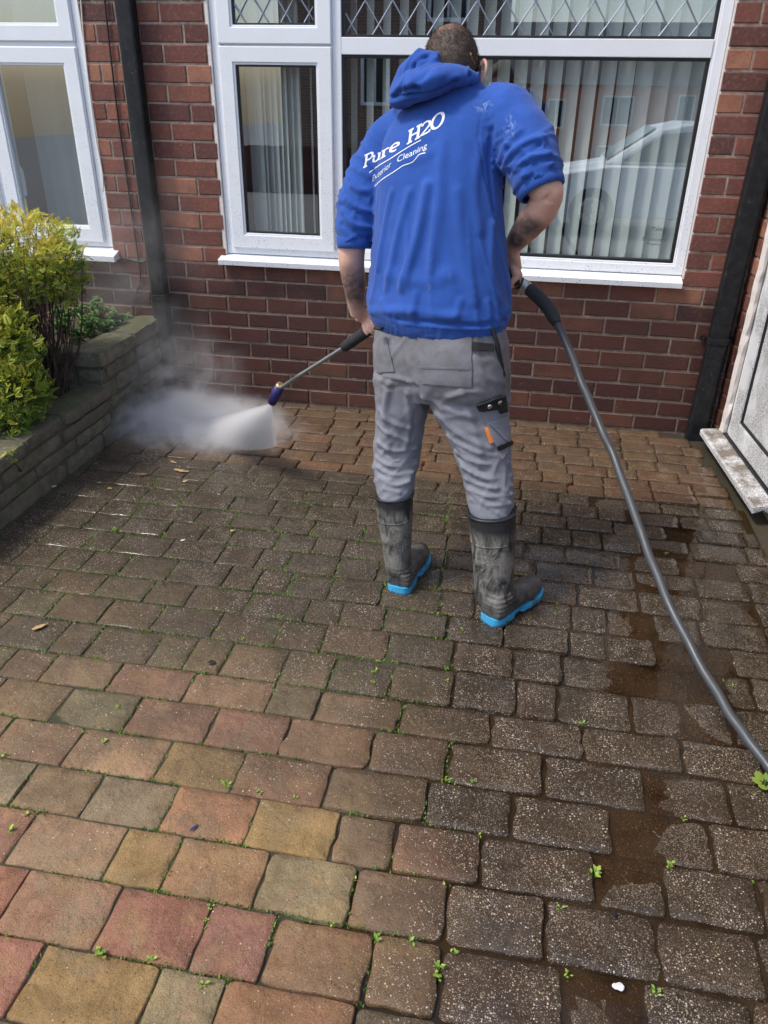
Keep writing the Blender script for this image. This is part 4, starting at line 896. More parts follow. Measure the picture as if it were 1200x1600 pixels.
# --- back print: slab letters and two ruled lines
def letter(strokes, th):                                    # strokes: polylines in a unit box -> small quads
    q = []
    for pts in strokes:
        pts = [np.array(p, float) for p in pts]; dens = []
        for a, b in zip(pts[:-1], pts[1:]):
            n = max(1, int(np.linalg.norm(b-a)/.14)); dens += [a+(b-a)*i/n for i in range(n)]
        dens.append(pts[-1]); L = []
        closed = np.linalg.norm(pts[0]-pts[-1]) < 1e-6
        for i, p in enumerate(dens):
            a = dens[i-1] if i else (dens[-2] if closed else p); b = dens[i+1] if i < len(dens)-1 else (dens[1] if closed else p); t = (b-a)/max(np.linalg.norm(b-a), 1e-9); n = np.array((-t[1], t[0]))
            wx = th*(1.0 if abs(t[1]) > abs(t[0]) else .72); L.append((p+n*wx/2, p-n*wx/2))
        for (a, b), (c, d) in zip(L[:-1], L[1:]): q.append((a, b, d, c))
    return q
def arc(cx, cy, rx, ry, a0, a1, n=14): return [(cx+rx*math.cos(math.radians(a0+(a1-a0)*i/n)), cy+ry*math.sin(math.radians(a0+(a1-a0)*i/n))) for i in range(n+1)]
SER = lambda x, y, w=.34: [(x-w/2, y), (x+w/2, y)]
LET = {'P': ([[(.2, .05), (.2, .95)], SER(.2, .05), [(.02, .95), (.45, .95)]+arc(.45, .72, .25, .23, 90, -90)[1:]+[(.2, .49)]], .8),
       'u': ([[(.02, .62), (.15, .62), (.15, .25)]+arc(.36, .25, .21, .20, 180, 360)[1:]+[(.57, .62)], [(.42, .62), (.57, .62)], [(.57, .62), (.57, .05), (.72, .05)]], .76),
       'r': ([[(.02, .62), (.17, .62), (.17, .05)], SER(.17, .05), [(.17, .42)]+arc(.38, .42, .21, .20, 170, 50)], .62),
       'e': ([[(.10, .35), (.60, .35)]+arc(.35, .35, .25, .29, 0, 300)[1:]], .70),
       'H': ([[(.2, .05), (.2, .95)], [(.72, .05), (.72, .95)], SER(.2, .05), SER(.2, .95), SER(.72, .05), SER(.72, .95), [(.2, .5), (.72, .5)]], .95),
       '2': ([arc(.38, .68, .28, .26, 165, -35)+[(.10, .08), (.70, .08), (.70, .22)]], .80),
       'O': ([arc(.45, .5, .36, .45, 0, 360, 22)], .92)}
def conform(polys, mapf, off=.0012):
    mb = MB(); c = {}
    for poly in polys:
        pts = []
        for p in poly:
            px, py = mapf(*p); h, n = cast_h(px, py)
            if h is None: pts = None; break
            if n.dot(Vector(vray(px, py))) > 0: n = -n
            pts.append(np.array(h+n*off))
        if pts: mb.add(pts, [tuple(range(len(pts)))])
    return mb
base1 = [(562, 266), (582, 256), (600, 246), (620, 235), (640, 224), (660, 213), (697, 194)]
def on_base(bl, up): return lambda X, Yv: (X+up[0]*Yv, float(np.interp(X, [b[0] for b in bl], [b[1] for b in bl]))+up[1]*Yv)
def add_word(word, spans, bl, up, th):
    polys = []
    for ch, (x0, x1, hgt) in zip(word, spans):
        st, w = LET[ch]
        for q in letter(st, th): polys.append([(x0+(x1-x0)*a[0]/w, a[1]*hgt) for a in q])
    return conform(polys, on_base(bl, up))
mb = add_word('PureH2O', [(567, 582, 21), (580, 596, 19), (595, 609, 19), (607, 625, 20), (635, 658, 22), (655, 673, 22), (671, 694, 25)], base1, (.14, -1.0), .17)
pr_o = mb.build('back_print', M['print'], hoodie, kind='stuff'); pr_o['label'] = 'white slab lettering Pure H2O across the back'
def strip(pts, wd):
    P = smooth_path([(x, y, 0) for x, y in pts], 40); return conform([[(a[0], a[1]-wd/2), (b[0], b[1]-wd/2), (b[0], b[1]+wd/2), (a[0], a[1]+wd/2)] for a, b in zip(P[:-1], P[1:])], lambda x, y: (x, y))
for pts in ([(577, 270), (592, 259), (612, 247), (630, 235), (645, 226), (658, 219)], [(586, 291), (598, 280), (615, 269), (630, 259), (645, 253), (655, 242), (665, 239)]):
    strip(pts, 1.5).build('print_rule', M['print'], hoodie)
base2 = [(576, 289), (586, 281), (609, 262), (625, 252), (645, 243), (668, 231)]
for word, x0, x1 in (('Exterior', 581, 611), ('Cleaning', 620, 667)):
    me = text_mesh(word, 1.0, 'LEFT'); co = get_co(me); w = co[:, 0].max()
    mp = on_base(base2, (.10, -1.0)); polys = [[(x0+(x1-x0)*co[i][0]/w, co[i][1]*14.0) for i in p.vertices] for p in me.polygons]
    conform(polys, mp).build('print_word', M['print'], hoodie)
# --- trousers
tm = MB(); pel = [(588, 790, 500, -1.66, .115), (583, 792, 520, -1.665, .122), (581, 795, 545, -1.67, .132), (582, 798, 575, -1.675, .134), (586, 797, 600, -1.675, .125), (596, 790, 618, -1.67, .105)]
v, f = loft([row(a, b, y, Y, d, 2.5, 1.02) for a, b, y, Y, d in pel]); tm.add(v, f)
def leg(rows_, n=28):
    out = []
    for a, b, y, Y, d in rows_:
        L, R = PT(a, y, Y), PT(b, y, Y); out.append(ell((L+R)/2, (1, 0, (R[2]-L[2])/np.linalg.norm(R-L)), (0, 1, 0), np.linalg.norm(R-L)/2, d, n, 2.2))
    return out
v, f = loft(leg([(584, 682, 580, -1.655, .105), (586, 676, 605, -1.655, .105), (588, 671, 635, -1.65, .10), (588, 663, 665, -1.645, .092), (585, 657, 695, -1.65, .086), (584, 653, 725, -1.665, .080), (588, 648, 750, -1.69, .072), (593, 641, 775, -1.715, .060), (598, 638, 795, -1.73, .05)])); tm.add(v, f)
v, f = loft(leg([(648, 797, 580, -1.685, .115), (660, 797, 605, -1.69, .115), (674, 796, 635, -1.70, .108), (692, 796, 665, -1.71, .10), (707, 797, 695, -1.72, .094), (719, 799, 725, -1.735, .088), (726, 802, 755, -1.755, .082), (731, 802, 785, -1.78, .074), (740, 797, 808, -1.80, .062), (744, 794, 822, -1.81, .055)])); tm.add(v, f)
tr_me = remesh(tm, .0065, 7); rough_up(tr_me, .003, 13, 3, 7.0)
def ft(p):
    z = p[2]; k = float(np.clip((.62-z)/.2, .25, 1)); sg = 1 if p[0] > 1.47 else -1
    return [(z*13+sg*(p[0]-1.47)*8+p[1]*3, p[0]*6+p[1]*5+z*2, .0058*k), (z*7+p[0]*9*sg, p[0]*10-z*5, .004), (z*30+sg*p[0]*9, p[0]*14, .0018*k)]
cloth(tr_me, ft)
tc = caster(tr_me)
folds(tr_me, [([(600, 588), (625, 592), (650, 600)], .010, .006), ([(596, 600), (612, 606), (640, 602)], .008, -.005), ([(592, 640), (612, 660), (640, 668)], .012, .006), ([(590, 662), (610, 678), (645, 690)], .010, .006),
     ([(590, 690), (615, 704), (650, 700)], .009, .008), ([(592, 702), (620, 716), (650, 716)], .007, -.006), ([(588, 714), (612, 728), (650, 724)], .009, .008), ([(590, 730), (612, 742), (645, 738)], .008, .008), ([(592, 746), (618, 758), (640, 752)], .008, .008), ([(600, 764), (625, 770)], .008, .005),
     ([(668, 640), (655, 620), (648, 600)], .010, -.008), ([(660, 622), (700, 640), (740, 650)], .016, .006), ([(680, 645), (720, 680), (765, 700)], .014, .006), ([(700, 680), (740, 705), (785, 712)], .010, .007), ([(712, 704), (750, 724), (795, 722)], .008, .009), ([(718, 716), (755, 736), (798, 732)], .007, -.006),
     ([(722, 728), (760, 748), (800, 742)], .009, .010), ([(726, 746), (765, 762), (800, 758)], .008, .009), ([(732, 764), (765, 776), (800, 772)], .008, .008), ([(735, 780), (770, 790), (798, 786)], .008, .006), ([(625, 512), (632, 560), (645, 600)], .006, -.005),
     ([(700, 620), (740, 612), (790, 618)], .012, .006), ([(606, 600), (602, 650), (606, 700)], .014, .006), ([(636, 615), (640, 660), (634, 700)], .013, .006), ([(722, 612), (738, 660), (752, 705)], .014, .006), ([(690, 640), (712, 690), (736, 735)], .012, .005), ([(742, 560), (760, 590), (790, 600)], .012, .005), ([(610, 600), (600, 640), (598, 680)], .014, .004)], tc)
trousers = pp(link('trousers', tr_me, M['trousers'], None, True)); trousers['label'] = 'grey work trousers stained brown over the seat'; tc = caster(tr_me)
def tpatch(name, quad, nx, ny, off, th, mat, par=trousers):
    o = patch(tc, quad, nx, ny, off, th).build(name, M[mat], par, True); o.data.set_sharp_from_angle(angle=.7) if hasattr(o.data, 'set_sharp_from_angle') else None; return o
tpatch('back_pocket', [(653, 526), (737, 527), (737, 605), (660, 599)], 16, 16, .0005, .0035, 'trousers'); tpatch('back_pocket', [(590, 526), (604, 526), (617, 580), (589, 582)], 6, 12, .0005, .0035, 'trousers')
tpatch('pocket_seam', [(655, 572), (735, 574), (735, 577), (656, 575)], 16, 1, .0045, .001, 'trousers')
tpatch('hammer_loop', [(737, 534), (770, 537), (771, 549), (738, 547)], 8, 3, .004, .004, 'strap')
cargo = tpatch('cargo_pocket', [(749, 640), (787, 628), (796, 700), (783, 716)], 10, 14, .001, .006, 'trousers')
tpatch('pocket_flap', [(745, 630), (781, 617), (786, 636), (748, 641)], 10, 5, .008, .004, 'strap'); tpatch('pocket_flap', [(771, 620), (785, 616), (788, 642), (778, 645)], 4, 6, .013, .003, 'strap')
tpatch('pocket_strap', [(775, 696), (796, 688), (797, 695), (777, 703)], 6, 3, .0085, .003, 'strap'); tpatch('orange_tag', [(757, 669), (762, 667), (771, 690), (765, 693)], 3, 6, .003, .002, 'tagm')
tpatch('inner_pocket', [(762, 661), (789, 648), (793, 690), (784, 686)], 6, 8, .0085, .003, 'trousers')
for px, py in ((762, 631), (776, 625)):
    h, n = tc(px, py); 
    if h is not None:
        n = n if n.dot(Vector(vray(px, py))) < 0 else -n; R = np.array(n.to_track_quat('Z', 'Y').to_matrix()); v, f = blob(np.array(h+n*.016), (.0085, .0085, .004), R, 10); MB().add(v, f).build('press_stud', M['stud'], trousers, True)
me = text_mesh('FORTRESS', 1.0) if False else None
v, f = tube(smooth_path([PT(768, 508, -1.78), PT(775, 530, -1.785), PT(781, 560, -1.775), PT(787, 592, -1.755)], 10), [(.010, .006)]*4+[(.013, .008)]*3+[(.016, .009)]*2+[(.009, .007)], 10); MB().add(v, f).build('tool_strap', M['strap'], trousers, True)
v, f = tube([PT(586, 512, -1.74), PT(597, 514, -1.75)], [(.010, .006), (.010, .006)], 8); MB().add(v, f).build('belt_clip', M['strap'], trousers, True)
# --- boots
def boot(rows_, heel, toe, label):
    bt = empty('boot', (heel[0], heel[1], 0)); bt.parent = person; bt.location = Vector((heel[0], heel[1], 0))+PO; bt['label'] = label; off = -Vector((heel[0], heel[1], 0))
    d = nrm((toe[0]-heel[0], toe[1]-heel[1], 0)); s = np.array((d[1], -d[0], 0)); L = np.linalg.norm(np.array(toe)-np.array(heel)); H = np.array((heel[0], heel[1], 0.))
    mb = MB(); sh = leg(rows_, 26)
    ank = H+d*.068; prof = [(-.005, .040, .055, .030), (.02, .046, .075, .034), (.07, .046, .085, .036), (.12, .045, .070, .036), (.17, .049, .058, .036), (.215, .050, .050, .036), (.255, .045, .044, .036), (.285, .030, .032, .036), (.297, .012, .014, .040)]
    k = L/.30; rings = []
    for a, w, h, z0 in prof: rings.append([H+d*a*k+s*w*math.cos(q)+np.array((0, 0, z0+(h if math.sin(q) > 0 else .006)*math.sin(q))) for q in np.arange(22)*2*np.pi/22])
    v, f = loft(rings); mb.add(v, f)
    low = np.mean(sh[-1], 0); mid = [ell(low*(1-t)+(ank+np.array((0, 0, .10-.055*t)))*t, s, d, .050-.002*t, .056+.003*t, 26) for t in (.35, .7, 1.0)]
    v, f = loft(sh+mid); mb.add(v, f); me = remesh(mb, .0065, 6)
    co = get_co(me); nr = normals(me)                        # moulded ridges round the heel, seam under the collar
    hx = (co-H) @ d; zz = co[:, 2]; rid = np.where((zz > .045) & (zz < .105) & (hx < .085), .0022*np.sin((zz-.045)/.0135*2*np.pi), 0); set_co(me, co+nr*rid[:, None])
    o = link('upper', me, M['boot'], bt, True); o.location = off
    ztop = float(np.mean(sh[0], 0)[2])
    def ringat(t, e, n=40):
        r0, r1 = np.array(sh[0]), np.array(sh[2]); q = r0*(1-t)+r1*t; c = q.mean(0); return [tuple(p) for p in c+(q-c)*(1+e)]
    for nm, t, hgt, e in (('rim', 0.0, .010, .06), ('collar_seam', .86, .003, .035)):
        c0 = np.array(ringat(t, 0)).mean(0); R = [ringat(t, x_) for x_ in (0, e, e, 0)]; up_ = [np.array(r)+np.array((0, 0, z)) for r, z in zip(R, (-hgt/2, -hgt/2, hgt/2, hgt/2))]
        v, f = loft(up_, False); n_ = len(up_[0]); f += [((3*n_)+j, (3*n_)+(j+1) % n_, (j+1) % n_, j) for j in range(n_)]; q = MB().add(v, f).build(nm, M['boot' if nm == 'rim' else 'boot'], bt, True); q.location = off
    # sole: heel block, raised waist, forepart
    out = [(-.012, 0), (-.008, .030), (.02, .046), (.07, .047), (.11, .042), (.16, .050), (.21, .053), (.255, .047), (.287, .030), (.303, 0)]
    ol = out+[(a, -w) for a, w in reversed(out[1:-1])]; ol = [(q[0], q[1]) for q in smooth_path([(a, w, 0) for a, w in ol+[ol[0]]], 61)[:60]]
    def ring(z_of, e): return [tuple(H+d*(a+e*(a-.15)*.5)*k+s*w*(1+e)+np.array((0, 0, z_of(a)))) for a, w in ol]
    bot = lambda a: 0.001 if a < .085 else (.016 if a < .13 else (.004 if a < .25 else .006+.20*(a-.25)))
    top = lambda a: .031 if a < .09 else (.029 if a < .13 else .024+(.10*(a-.25) if a > .25 else 0))
    v, f = loft([ring(bot, -.05), ring(bot, .0), ring(top, .01), ring(top, -.06)]); q = MB().add(v, f).build('sole', M['sole'], bt); q.location = off
    q.data.polygons.foreach_set('use_smooth', [True]*len(q.data.polygons)); q.data.set_sharp_from_angle(angle=.8)
    return bt
boot([(588, 645, 772, -1.722, .062), (589, 645, 790, -1.725, .062), (592, 644, 812, -1.73, .062), (596, 643, 840, -1.735, .060), (600, 642, 866, -1.742, .058), (604, 641, 886, -1.748, .056)], (1.372, -1.795), (1.424, -1.520), 'left wellington boot streaked with dried mud, light blue sole')
boot([(732, 806, 798, -1.80, .078), (733, 806, 818, -1.805, .078), (736, 805, 845, -1.81, .075), (739, 804, 880, -1.82, .072), (741, 802, 912, -1.83, .068), (743, 799, 936, -1.84, .064)], (1.708, -1.915), (1.868, -1.672), 'right wellington boot caked in grey mud, light blue sole')
# --- body: one continuous skin under the clothes, with head, arms and hands
bd = MB()
HC = PT(704, 95, -1.475); HU = nrm((-.10, .42, .90)); HF = nrm(np.array((-.22, .93, -.42))-HU*np.dot((-.22, .93, -.42), HU)); HR = np.cross(HF, HU); HM = np.stack([HR, HF, HU], 1)
def hb(c, r): v, f = blob(HC+HM@np.array(c), r, HM, 20); bd.add(v, f)
hb((0, 0, 0), (.077, .097, .090)); hb((0, -.030, -.012), (.073, .069, .078)); hb((0, .045, -.070), (.060, .055, .075)); hb((0, .070, -.115), (.036, .032, .028)); hb((0, .108, -.048), (.014, .020, .026)); hb((0, .112, -.064), (.018, .014, .010))
hb((0, .094, -.090), (.026, .012, .007)); hb((0, .096, -.102), (.022, .012, .007)); hb((.033, .085, -.008), (.024, .016, .008)); hb((-.033, .085, -.008), (.024, .016, .008)); hb((.033, .080, -.030), (.016, .014, .012)); hb((-.033, .080, -.030), (.016, .014, .012))
for sx in (-1, 1):
    A = np.array((sx*.083, -.006, -.040)); v, f = tube(smooth_path([HC+HM@(A+np.array((sx*q[0], q[1], q[2]))) for q in ((.004, .010, .030), (.014, -.012, .034), (.017, -.022, .010), (.012, -.014, -.016), (.002, .004, -.034))], 14), .0065, 8); bd.add(v, f); hb((sx*.084, -.004, -.038), (.008, .018, .030))
v, f = tube([HC+HM@np.array((0, -.030, -.055)), PT(710, 134, -1.505), PT(708, 165, -1.515)], [.055, .055, .056], 20); bd.add(v, f)
shr = 1.0
v, f = loft([row(a+26, b-26, y, TY(y), d*.72) for a, b, y, d in trs[2:-1]]); bd.add(v, f)
def limb(pts, rad, n=18): v, f = tube(smooth_path(pts, 22), np.interp(np.linspace(0, 1, 22), np.linspace(0, 1, len(rad)), rad), n); bd.add(v, f)
RW = PT(798, 388, -1.515); LW_ = PT(558, 492, -1.475)
limb([PT(760, 190, -1.54), PT(800, 215, -1.60), PT(838, 270, -1.668)], [.058, .055, .050]); limb([PT(830, 258, -1.655), PT(848, 288, -1.685), PT(858, 303, -1.69)], [.050, .049, .043])
v, f = blob(PT(862, 300, -1.69), (.034, .040, .038)); bd.add(v, f)
limb([PT(858, 302, -1.688), PT(845, 328, -1.655), PT(826, 352, -1.60), PT(810, 372, -1.555), RW], [.044, .047, .043, .034, .026])
limb([PT(640, 205, -1.49), PT(600, 250, -1.485), PT(560, 340, -1.53), PT(552, 380, -1.55)], [.055, .052, .046, .043])
v, f = blob(PT(545, 384, -1.555), (.028, .036, .034)); bd.add(v, f)
limb([PT(552, 376, -1.55), PT(549, 405, -1.548), PT(553, 440, -1.525), PT(556, 470, -1.495), LW_], [.043, .043, .039, .031, .024])
for pts in ([PT(640, 560, -1.66), PT(622, 700, -1.655), PT(616, 790, -1.73), PT(625, 900, -1.755)], [PT(735, 560, -1.69), PT(755, 700, -1.725), PT(768, 810, -1.805), PT(775, 945, -1.85)]):
    limb(pts, [.080, .058, .045, .034])
v, f = loft([row(a+26, b-26, y, Y, d*.7) for a, b, y, Y, d in pel]); bd.add(v, f)
def hand(wrist, A, B, r, s, flip, spread=.021):
    """palm on side s of the bar A-B, four fingers of unequal length curled round it, thumb from the side of the palm"""
    A, B = np.array(A), np.array(B); t = nrm(B-A); s = nrm(np.array(s)-t*np.dot(s, t)); w = np.cross(t, s)*flip; c0 = (A+B)/2
    palm = [wrist, wrist*.45+(c0+s*(r+.020))*.55, c0+s*(r+.016)+w*.006]; ax = t
    rings = []
    for i, (p, a, b) in enumerate(zip(palm, (.027, .038, .040), (.019, .017, .014))):
        d = nrm(palm[min(i+1, 2)]-palm[max(i-1, 0)]); u = nrm(ax-d*np.dot(ax, d)); rings.append(ell(p, u, np.cross(d, u), a, b, 16, 2.4))
    v, f = loft(rings); bd.add(v, f)
    for k, (ln, rr) in enumerate(((175, .0092), (190, .0098), (182, .0094), (160, .0082))):
        o = c0+t*(k-1.5)*spread*-1; path = [o+s*(r+.014)]
        for q in np.linspace(10, ln, 9): a = math.radians(q); path.append(o+(s*math.cos(a)+w*math.sin(a))*(r+rr*.95))
        v, f = tube(path, np.linspace(rr*1.15, rr*.78, len(path)), 10); bd.add(v, f); v, f = blob(path[-1], (rr*.8,)*3, None, 8); bd.add(v, f)
    o = c0+t*1.9*spread; path = [wrist*.5+(c0+s*(r+.018))*.5, o*.75+c0*.25+s*(r+.014)-w*.016]
    for q in (-25, -60, -95, -120): a = math.radians(q); path.append(o+t*.004+(s*math.cos(a)+w*math.sin(a))*(r+.010))
    v, f = tube(smooth_path(path, 14), np.linspace(.0135, .0088, 14), 10); bd.add(v, f); v, f = blob(path[-1], (.0088,)*3, None, 8); bd.add(v, f)
GL = (PT(591, 505, -1.470), PT(537, 543, -1.405)); GR = (PT(768, 408, -1.44), PT(806, 440, -1.50))
hand(LW_, GL[0]*.86+GL[1]*.14+np.array((0, 0, 0)), GL[0]*.98+GL[1]*.02, .019, (-.1, .75, .65), 1); hand(RW, GR[0]*.55+GR[1]*.45, GR[0]*.15+GR[1]*.85, .018, (.35, -.25, .9), -1)
body_me = remesh(bd, .0048, 4)
pp(link('body', body_me, M['skin'], None, True)); bc = BVHTree.FromPolygons([Vector(c) for c in get_co(body_me)], [tuple(p.vertices) for p in body_me.polygons])
# hair: a thin cap over the skull plus short strands
co = (get_co(body_me)-HC) @ HM; nr = normals(body_me)
inh = lambda p: (p[2] > -.075+.35*max(p[1]-.0, 0)+.55*max(p[1]+.02, 0) if p[1] > -.06 else p[2] > -.085) and abs(p[0]) < .087 and np.linalg.norm(p) < .135 and p[1] < .085
keep = [p for p in body_me.polygons if all(inh(co[i]) for i in p.vertices)]; ids = sorted({i for p in keep for i in p.vertices}); mp = {i: k for k, i in enumerate(ids)}; wco = get_co(body_me)
hmb = MB().add([wco[i]+nr[i]*.0018 for i in ids], [tuple(mp[i] for i in p.vertices) for p in keep])
hair = pp(hmb.build('hair', M['hair'], None, True)); hair['label'] = 'very short brown hair thinning at the crown'
def thin(q): return .62*float(np.clip(1.0-np.linalg.norm((q-np.array((-.012, -.045, .070)))/np.array((.036, .05, .045)))*.75, 0, 1)+.55*np.clip((-.035-q[2])/.04, 0, 1))
at = hair.data.attributes.new('thin', 'FLOAT', 'POINT'); at.data.foreach_set('value', [thin(co[i]) for i in ids])
smb = MB(); rnd = random.Random(5)
for k in range(15000):
    i = rnd.choice(ids); q = co[i]
    if rnd.random() < thin(q)*.85: continue
    p = wco[i]+np.array([rnd.gauss(0, .002) for _ in range(3)]); n = nr[i]; down = nrm(-HU*.6-HF*.5+np.array([rnd.gauss(0, .3) for _ in range(3)])); d = nrm(n*.5+down); sd = nrm(np.cross(d, n))*.00045; l = rnd.uniform(.004, .010)
    smb.add([p-sd, p+sd, p+d*l+n*.001], [(0, 1, 2)])
o = smb.build('hair_strands', M['strand'], hair, False, 'stuff')
beadm = simple('amber_bead', (.55, .28, .05), .3, .3, 200, 0, 0); em = MB()
for k, (px, py, r) in enumerate(((735.5, 85, .0040), (737.0, 90.5, .0026), (738.8, 94.5, .0024), (740.4, 98, .0024))):
    h = bc.ray_cast(Vector(CAM_POS), Vector(vray(px, py)).normalized())[0]
    if h is not None:
        v, f = blob(np.array(h)+np.array((0, -.002, 0)), (r, r, r*1.1), None, 8); em.add(v, f)
if em.v: pp(em.build('ear_beads', beadm, None, True))
# ------------------------------------------------------------------ pressure washer lance and hose
M.update(steel=simple('lance_tube', (.32, .34, .32), .35, .25, 60, .1, .001, .85), nozzle=simple('blue_nozzle', (.022, .018, .12), .35, .3, 80, .2, .001), brass=simple('brass', (.55, .40, .20), .35, .3, 80, .1, .001, .9),
         hose=simple('grey_hose', (.050, .056, .062), .45, .7, 38, .35, .002, coords='pos'), sleeve=simple('hose_sleeve', (.028, .031, .035), .75, .3, 150, .4, .002), plastic=simple('black_gun', (.012, .012, .013), .4, .3), tape=simple('silver_tape', (.55, .56, .55), .35, .4, 120, .3, .002, .6))
N0, N1 = PT(470, 585, -1.335), PT(441, 604, -1.285); NT0, NT1 = PT(437, 604, -1.275), PT(425, 629, -1.245)
lance = empty('pressure_lance', tuple(GL[1])); tag(lance, 'pressure washer lance with black foam grip and dark blue nozzle', 'lance'); LO = -Vector(GL[1])
def lp(mb, n, mt, par=None, sm=True):
    o = mb.build(n, M[mt], par or lance, sm)
    if par is None: o.location = LO
    return o
def tb(pts, r, n=14, k=None): v, f = tube(pts if k is None else smooth_path(pts, k), r, n); return MB().add(v, f)
g0, g1 = GL; dg_ = nrm(g1-g0)
lp(tb([g0-dg_*.06, g0-dg_*.02, g0+dg_*.02, g1-dg_*.012, g1, g1+dg_*.001], [.014, .020, .0205, .0195, .017, .008]), 'grip', 'foam')
lp(tb([g1-dg_*.02, g1*.5+N0*.5, N0*.95+g1*.05, N0, N1*.5+N0*.5, N1, NT0], .0075, 12, 40), 'tube', 'steel')
dn = nrm(NT1-NT0); nz = lp(tb([NT0-dn*.006, NT0+dn*.010, NT0+dn*.011, NT1, NT1+dn*.001], [.017, .019, .021, .018, .012]), 'nozzle', 'nozzle')
lp(tb([NT0-dn*.012, NT0-dn*.010, NT0+dn*.004, NT0+dn*.006], [.010, .0165, .0175, .012]), 'nozzle_collar', 'brass')
lp(tb([GR[0], PT(720, 445, -1.40), PT(650, 478, -1.42), g0-dg_*.05], [.016, .014, .013, .014], 12, 24), 'gun_barrel', 'plastic')
lp(tb([GR[0]-nrm(GR[1]-GR[0])*.03, GR[0], GR[1]], [.014, .018, .0165]), 'handle', 'plastic'); lp(tb([GR[0]+np.array((.0, .02, -.035)), GR[0]*.5+GR[1]*.5+np.array((0, .02, -.042))], [(.006, .009), (.005, .008)]), 'trigger', 'plastic')
hose = empty('hose', (2.6, -2.6, 0)); tag(hose, 'grey high pressure hose hanging from the lance handle down to the right', 'hose'); HO = -Vector((2.6, -2.6, 0))
def D(px, py, dep): d = vray(px, py); return CAM_POS+d*dep
hpts = [D(806, 440, 2.62), D(822, 448, 2.62), D(845, 468, 2.60), D(862, 490, 2.59), D(884, 535, 2.56), D(908, 595, 2.52), D(936, 662, 2.47), D(962, 722, 2.42), D(996, 815, 2.33), D(1030, 908, 2.23), D(1068, 990, 2.14), D(1112, 1070, 2.05), D(1158, 1140, 1.97), D(1205, 1203, 1.89), D(1280, 1290, 1.78), D(1380, 1380, 1.68)]
hpts += [GP(1500, 1480, .02), GP(1700, 1600, .018)]
P = smooth_path(hpts, 150)
def hpp(mb, n, mt): o = mb.build(n, M[mt], hose, True); o.location = HO; return o
hpp(tb([q+np.array([.004*noise.noise(Vector((i_*.21, 0, 3))), .004*noise.noise(Vector((i_*.21, 5, 3))), .006*noise.noise(Vector((i_*.17, 9, 3)))]) for i_, q in enumerate(P)][8:], .0128, 16), 'hose_tube', 'hose'); hpp(tb(P[10:31], [.016, .0215]+[.0220]*16+[.0215, .0185, .0150], 16), 'foam_sleeve', 'sleeve')
hpp(tb(P[5:11], [.0195, .0200, .0205, .0200, .0205, .0190], 16), 'tape_wrap', 'tape'); hpp(tb(smooth_path([GR[1]-nrm(GR[1]-GR[0])*.01, P[0], P[3], P[6]], 13), [.016, .022, .022, .017, .017, .023, .023, .018, .018, .022, .022, .019, .017], 16), 'coupling', 'plastic')

# ------------------------------------------------------------------ jet and mist
def mat_mist(name, dens, nscale, lo, hi, power=1.6, warp=1.2):
    m, nt, b = newmat(name); t = NT(nt); nt.nodes.remove(b); out = nt.nodes['Material Output']; o = t.obj(); p = t.pos()
    ln = t.n('ShaderNodeVectorMath', operation='LENGTH'); t.put(ln.inputs[0], o)
    rag = t.math('ADD', ln.outputs['Value'], t.math('MULTIPLY', t.math('SUBTRACT', t.noise(p, 5, 4, .6), .5), .9)); fall = t.math('POWER', t.rng(rag, .95, .0), power); fall = t.math('MULTIPLY', fall, t.rng(ln.outputs['Value'], 1.0, .75))
    n = t.noise(p, nscale, 6, .62, warp); d = t.math('MULTIPLY', t.math('MULTIPLY', t.rng(n, lo, hi), fall), dens)
    vp = t.n('ShaderNodeVolumePrincipled'); vp.inputs['Color'].default_value = (.985, .99, 1.0, 1); t.put(vp.inputs['Density'], d); vp.inputs['Anisotropy'].default_value = .25; t.put(out.inputs['Volume'], vp.outputs[0]); return m
def puff(c, r, mat, label, rz=0):
    v, f = blob((0, 0, 0), (1, 1, 1), None, 14); o = MB().add(v, f).build('spray_mist', mat, None, True); o.location = c; o.scale = r; o.rotation_euler[2] = rz; tag(o, label, 'mist', kind='stuff'); return o
puff((.10, -.50, .03), (.66, .42, .19), mat_mist('dense_mist', 80, 7, .36, .70), 'dense white mist billowing off the paving where the jet strikes')
puff((-.08, -.36, .18), (.52, .42, .44), mat_mist('thin_mist', 7, 5, .40, .74, 1.5, 1.6), 'thin grey mist drifting up the foot of the downpipe')
puff((-.25, -.30, .70), (.50, .45, .85), mat_mist('faint_mist', 1.7, 4, .42, .78, 1.5, 1.2), 'faint haze of spray hanging over the stone wall and bush')
tip = NT1+dn*.001; hitc = GP(372, 697, .004); ax = nrm(hitc-tip); FU = GP(405, 704, 0)-GP(325, 684, 0); FU = nrm(FU-ax*np.dot(FU, ax)); FV = np.cross(ax, FU); LEN = np.linalg.norm(hitc-tip)
jm, nt, b = newmat('water_jet'); t = NT(nt); nt.nodes.remove(b); out = nt.nodes['Material Output']; p = t.pos()
st = t.n('ShaderNodeVectorMath', operation='SUBTRACT'); t.put(st.inputs[0], p); st.inputs[1].default_value = tuple(tip)
def dotn(v):
    x = t.n('ShaderNodeVectorMath', operation='DOT_PRODUCT'); t.put(x.inputs[0], st.outputs[0]); x.inputs[1].default_value = tuple(v); return x.outputs['Value']
da = t.math('MAXIMUM', dotn(ax), .004); ua = t.math('DIVIDE', dotn(FU), da); va = t.math('DIVIDE', dotn(FV), da); cb_ = t.n('ShaderNodeCombineXYZ'); t.put(cb_.inputs[0], ua); t.put(cb_.inputs[1], va)
streak = t.noise(cb_.outputs[0], 42, 3, .6); lump = t.noise(p, 30, 3, .6)
AU, AV = .26, .10
fu = t.rng(t.math('ABSOLUTE', ua), AU, AU*.1); fv = t.rng(t.math('ABSOLUTE', va), AV, AV*.2)
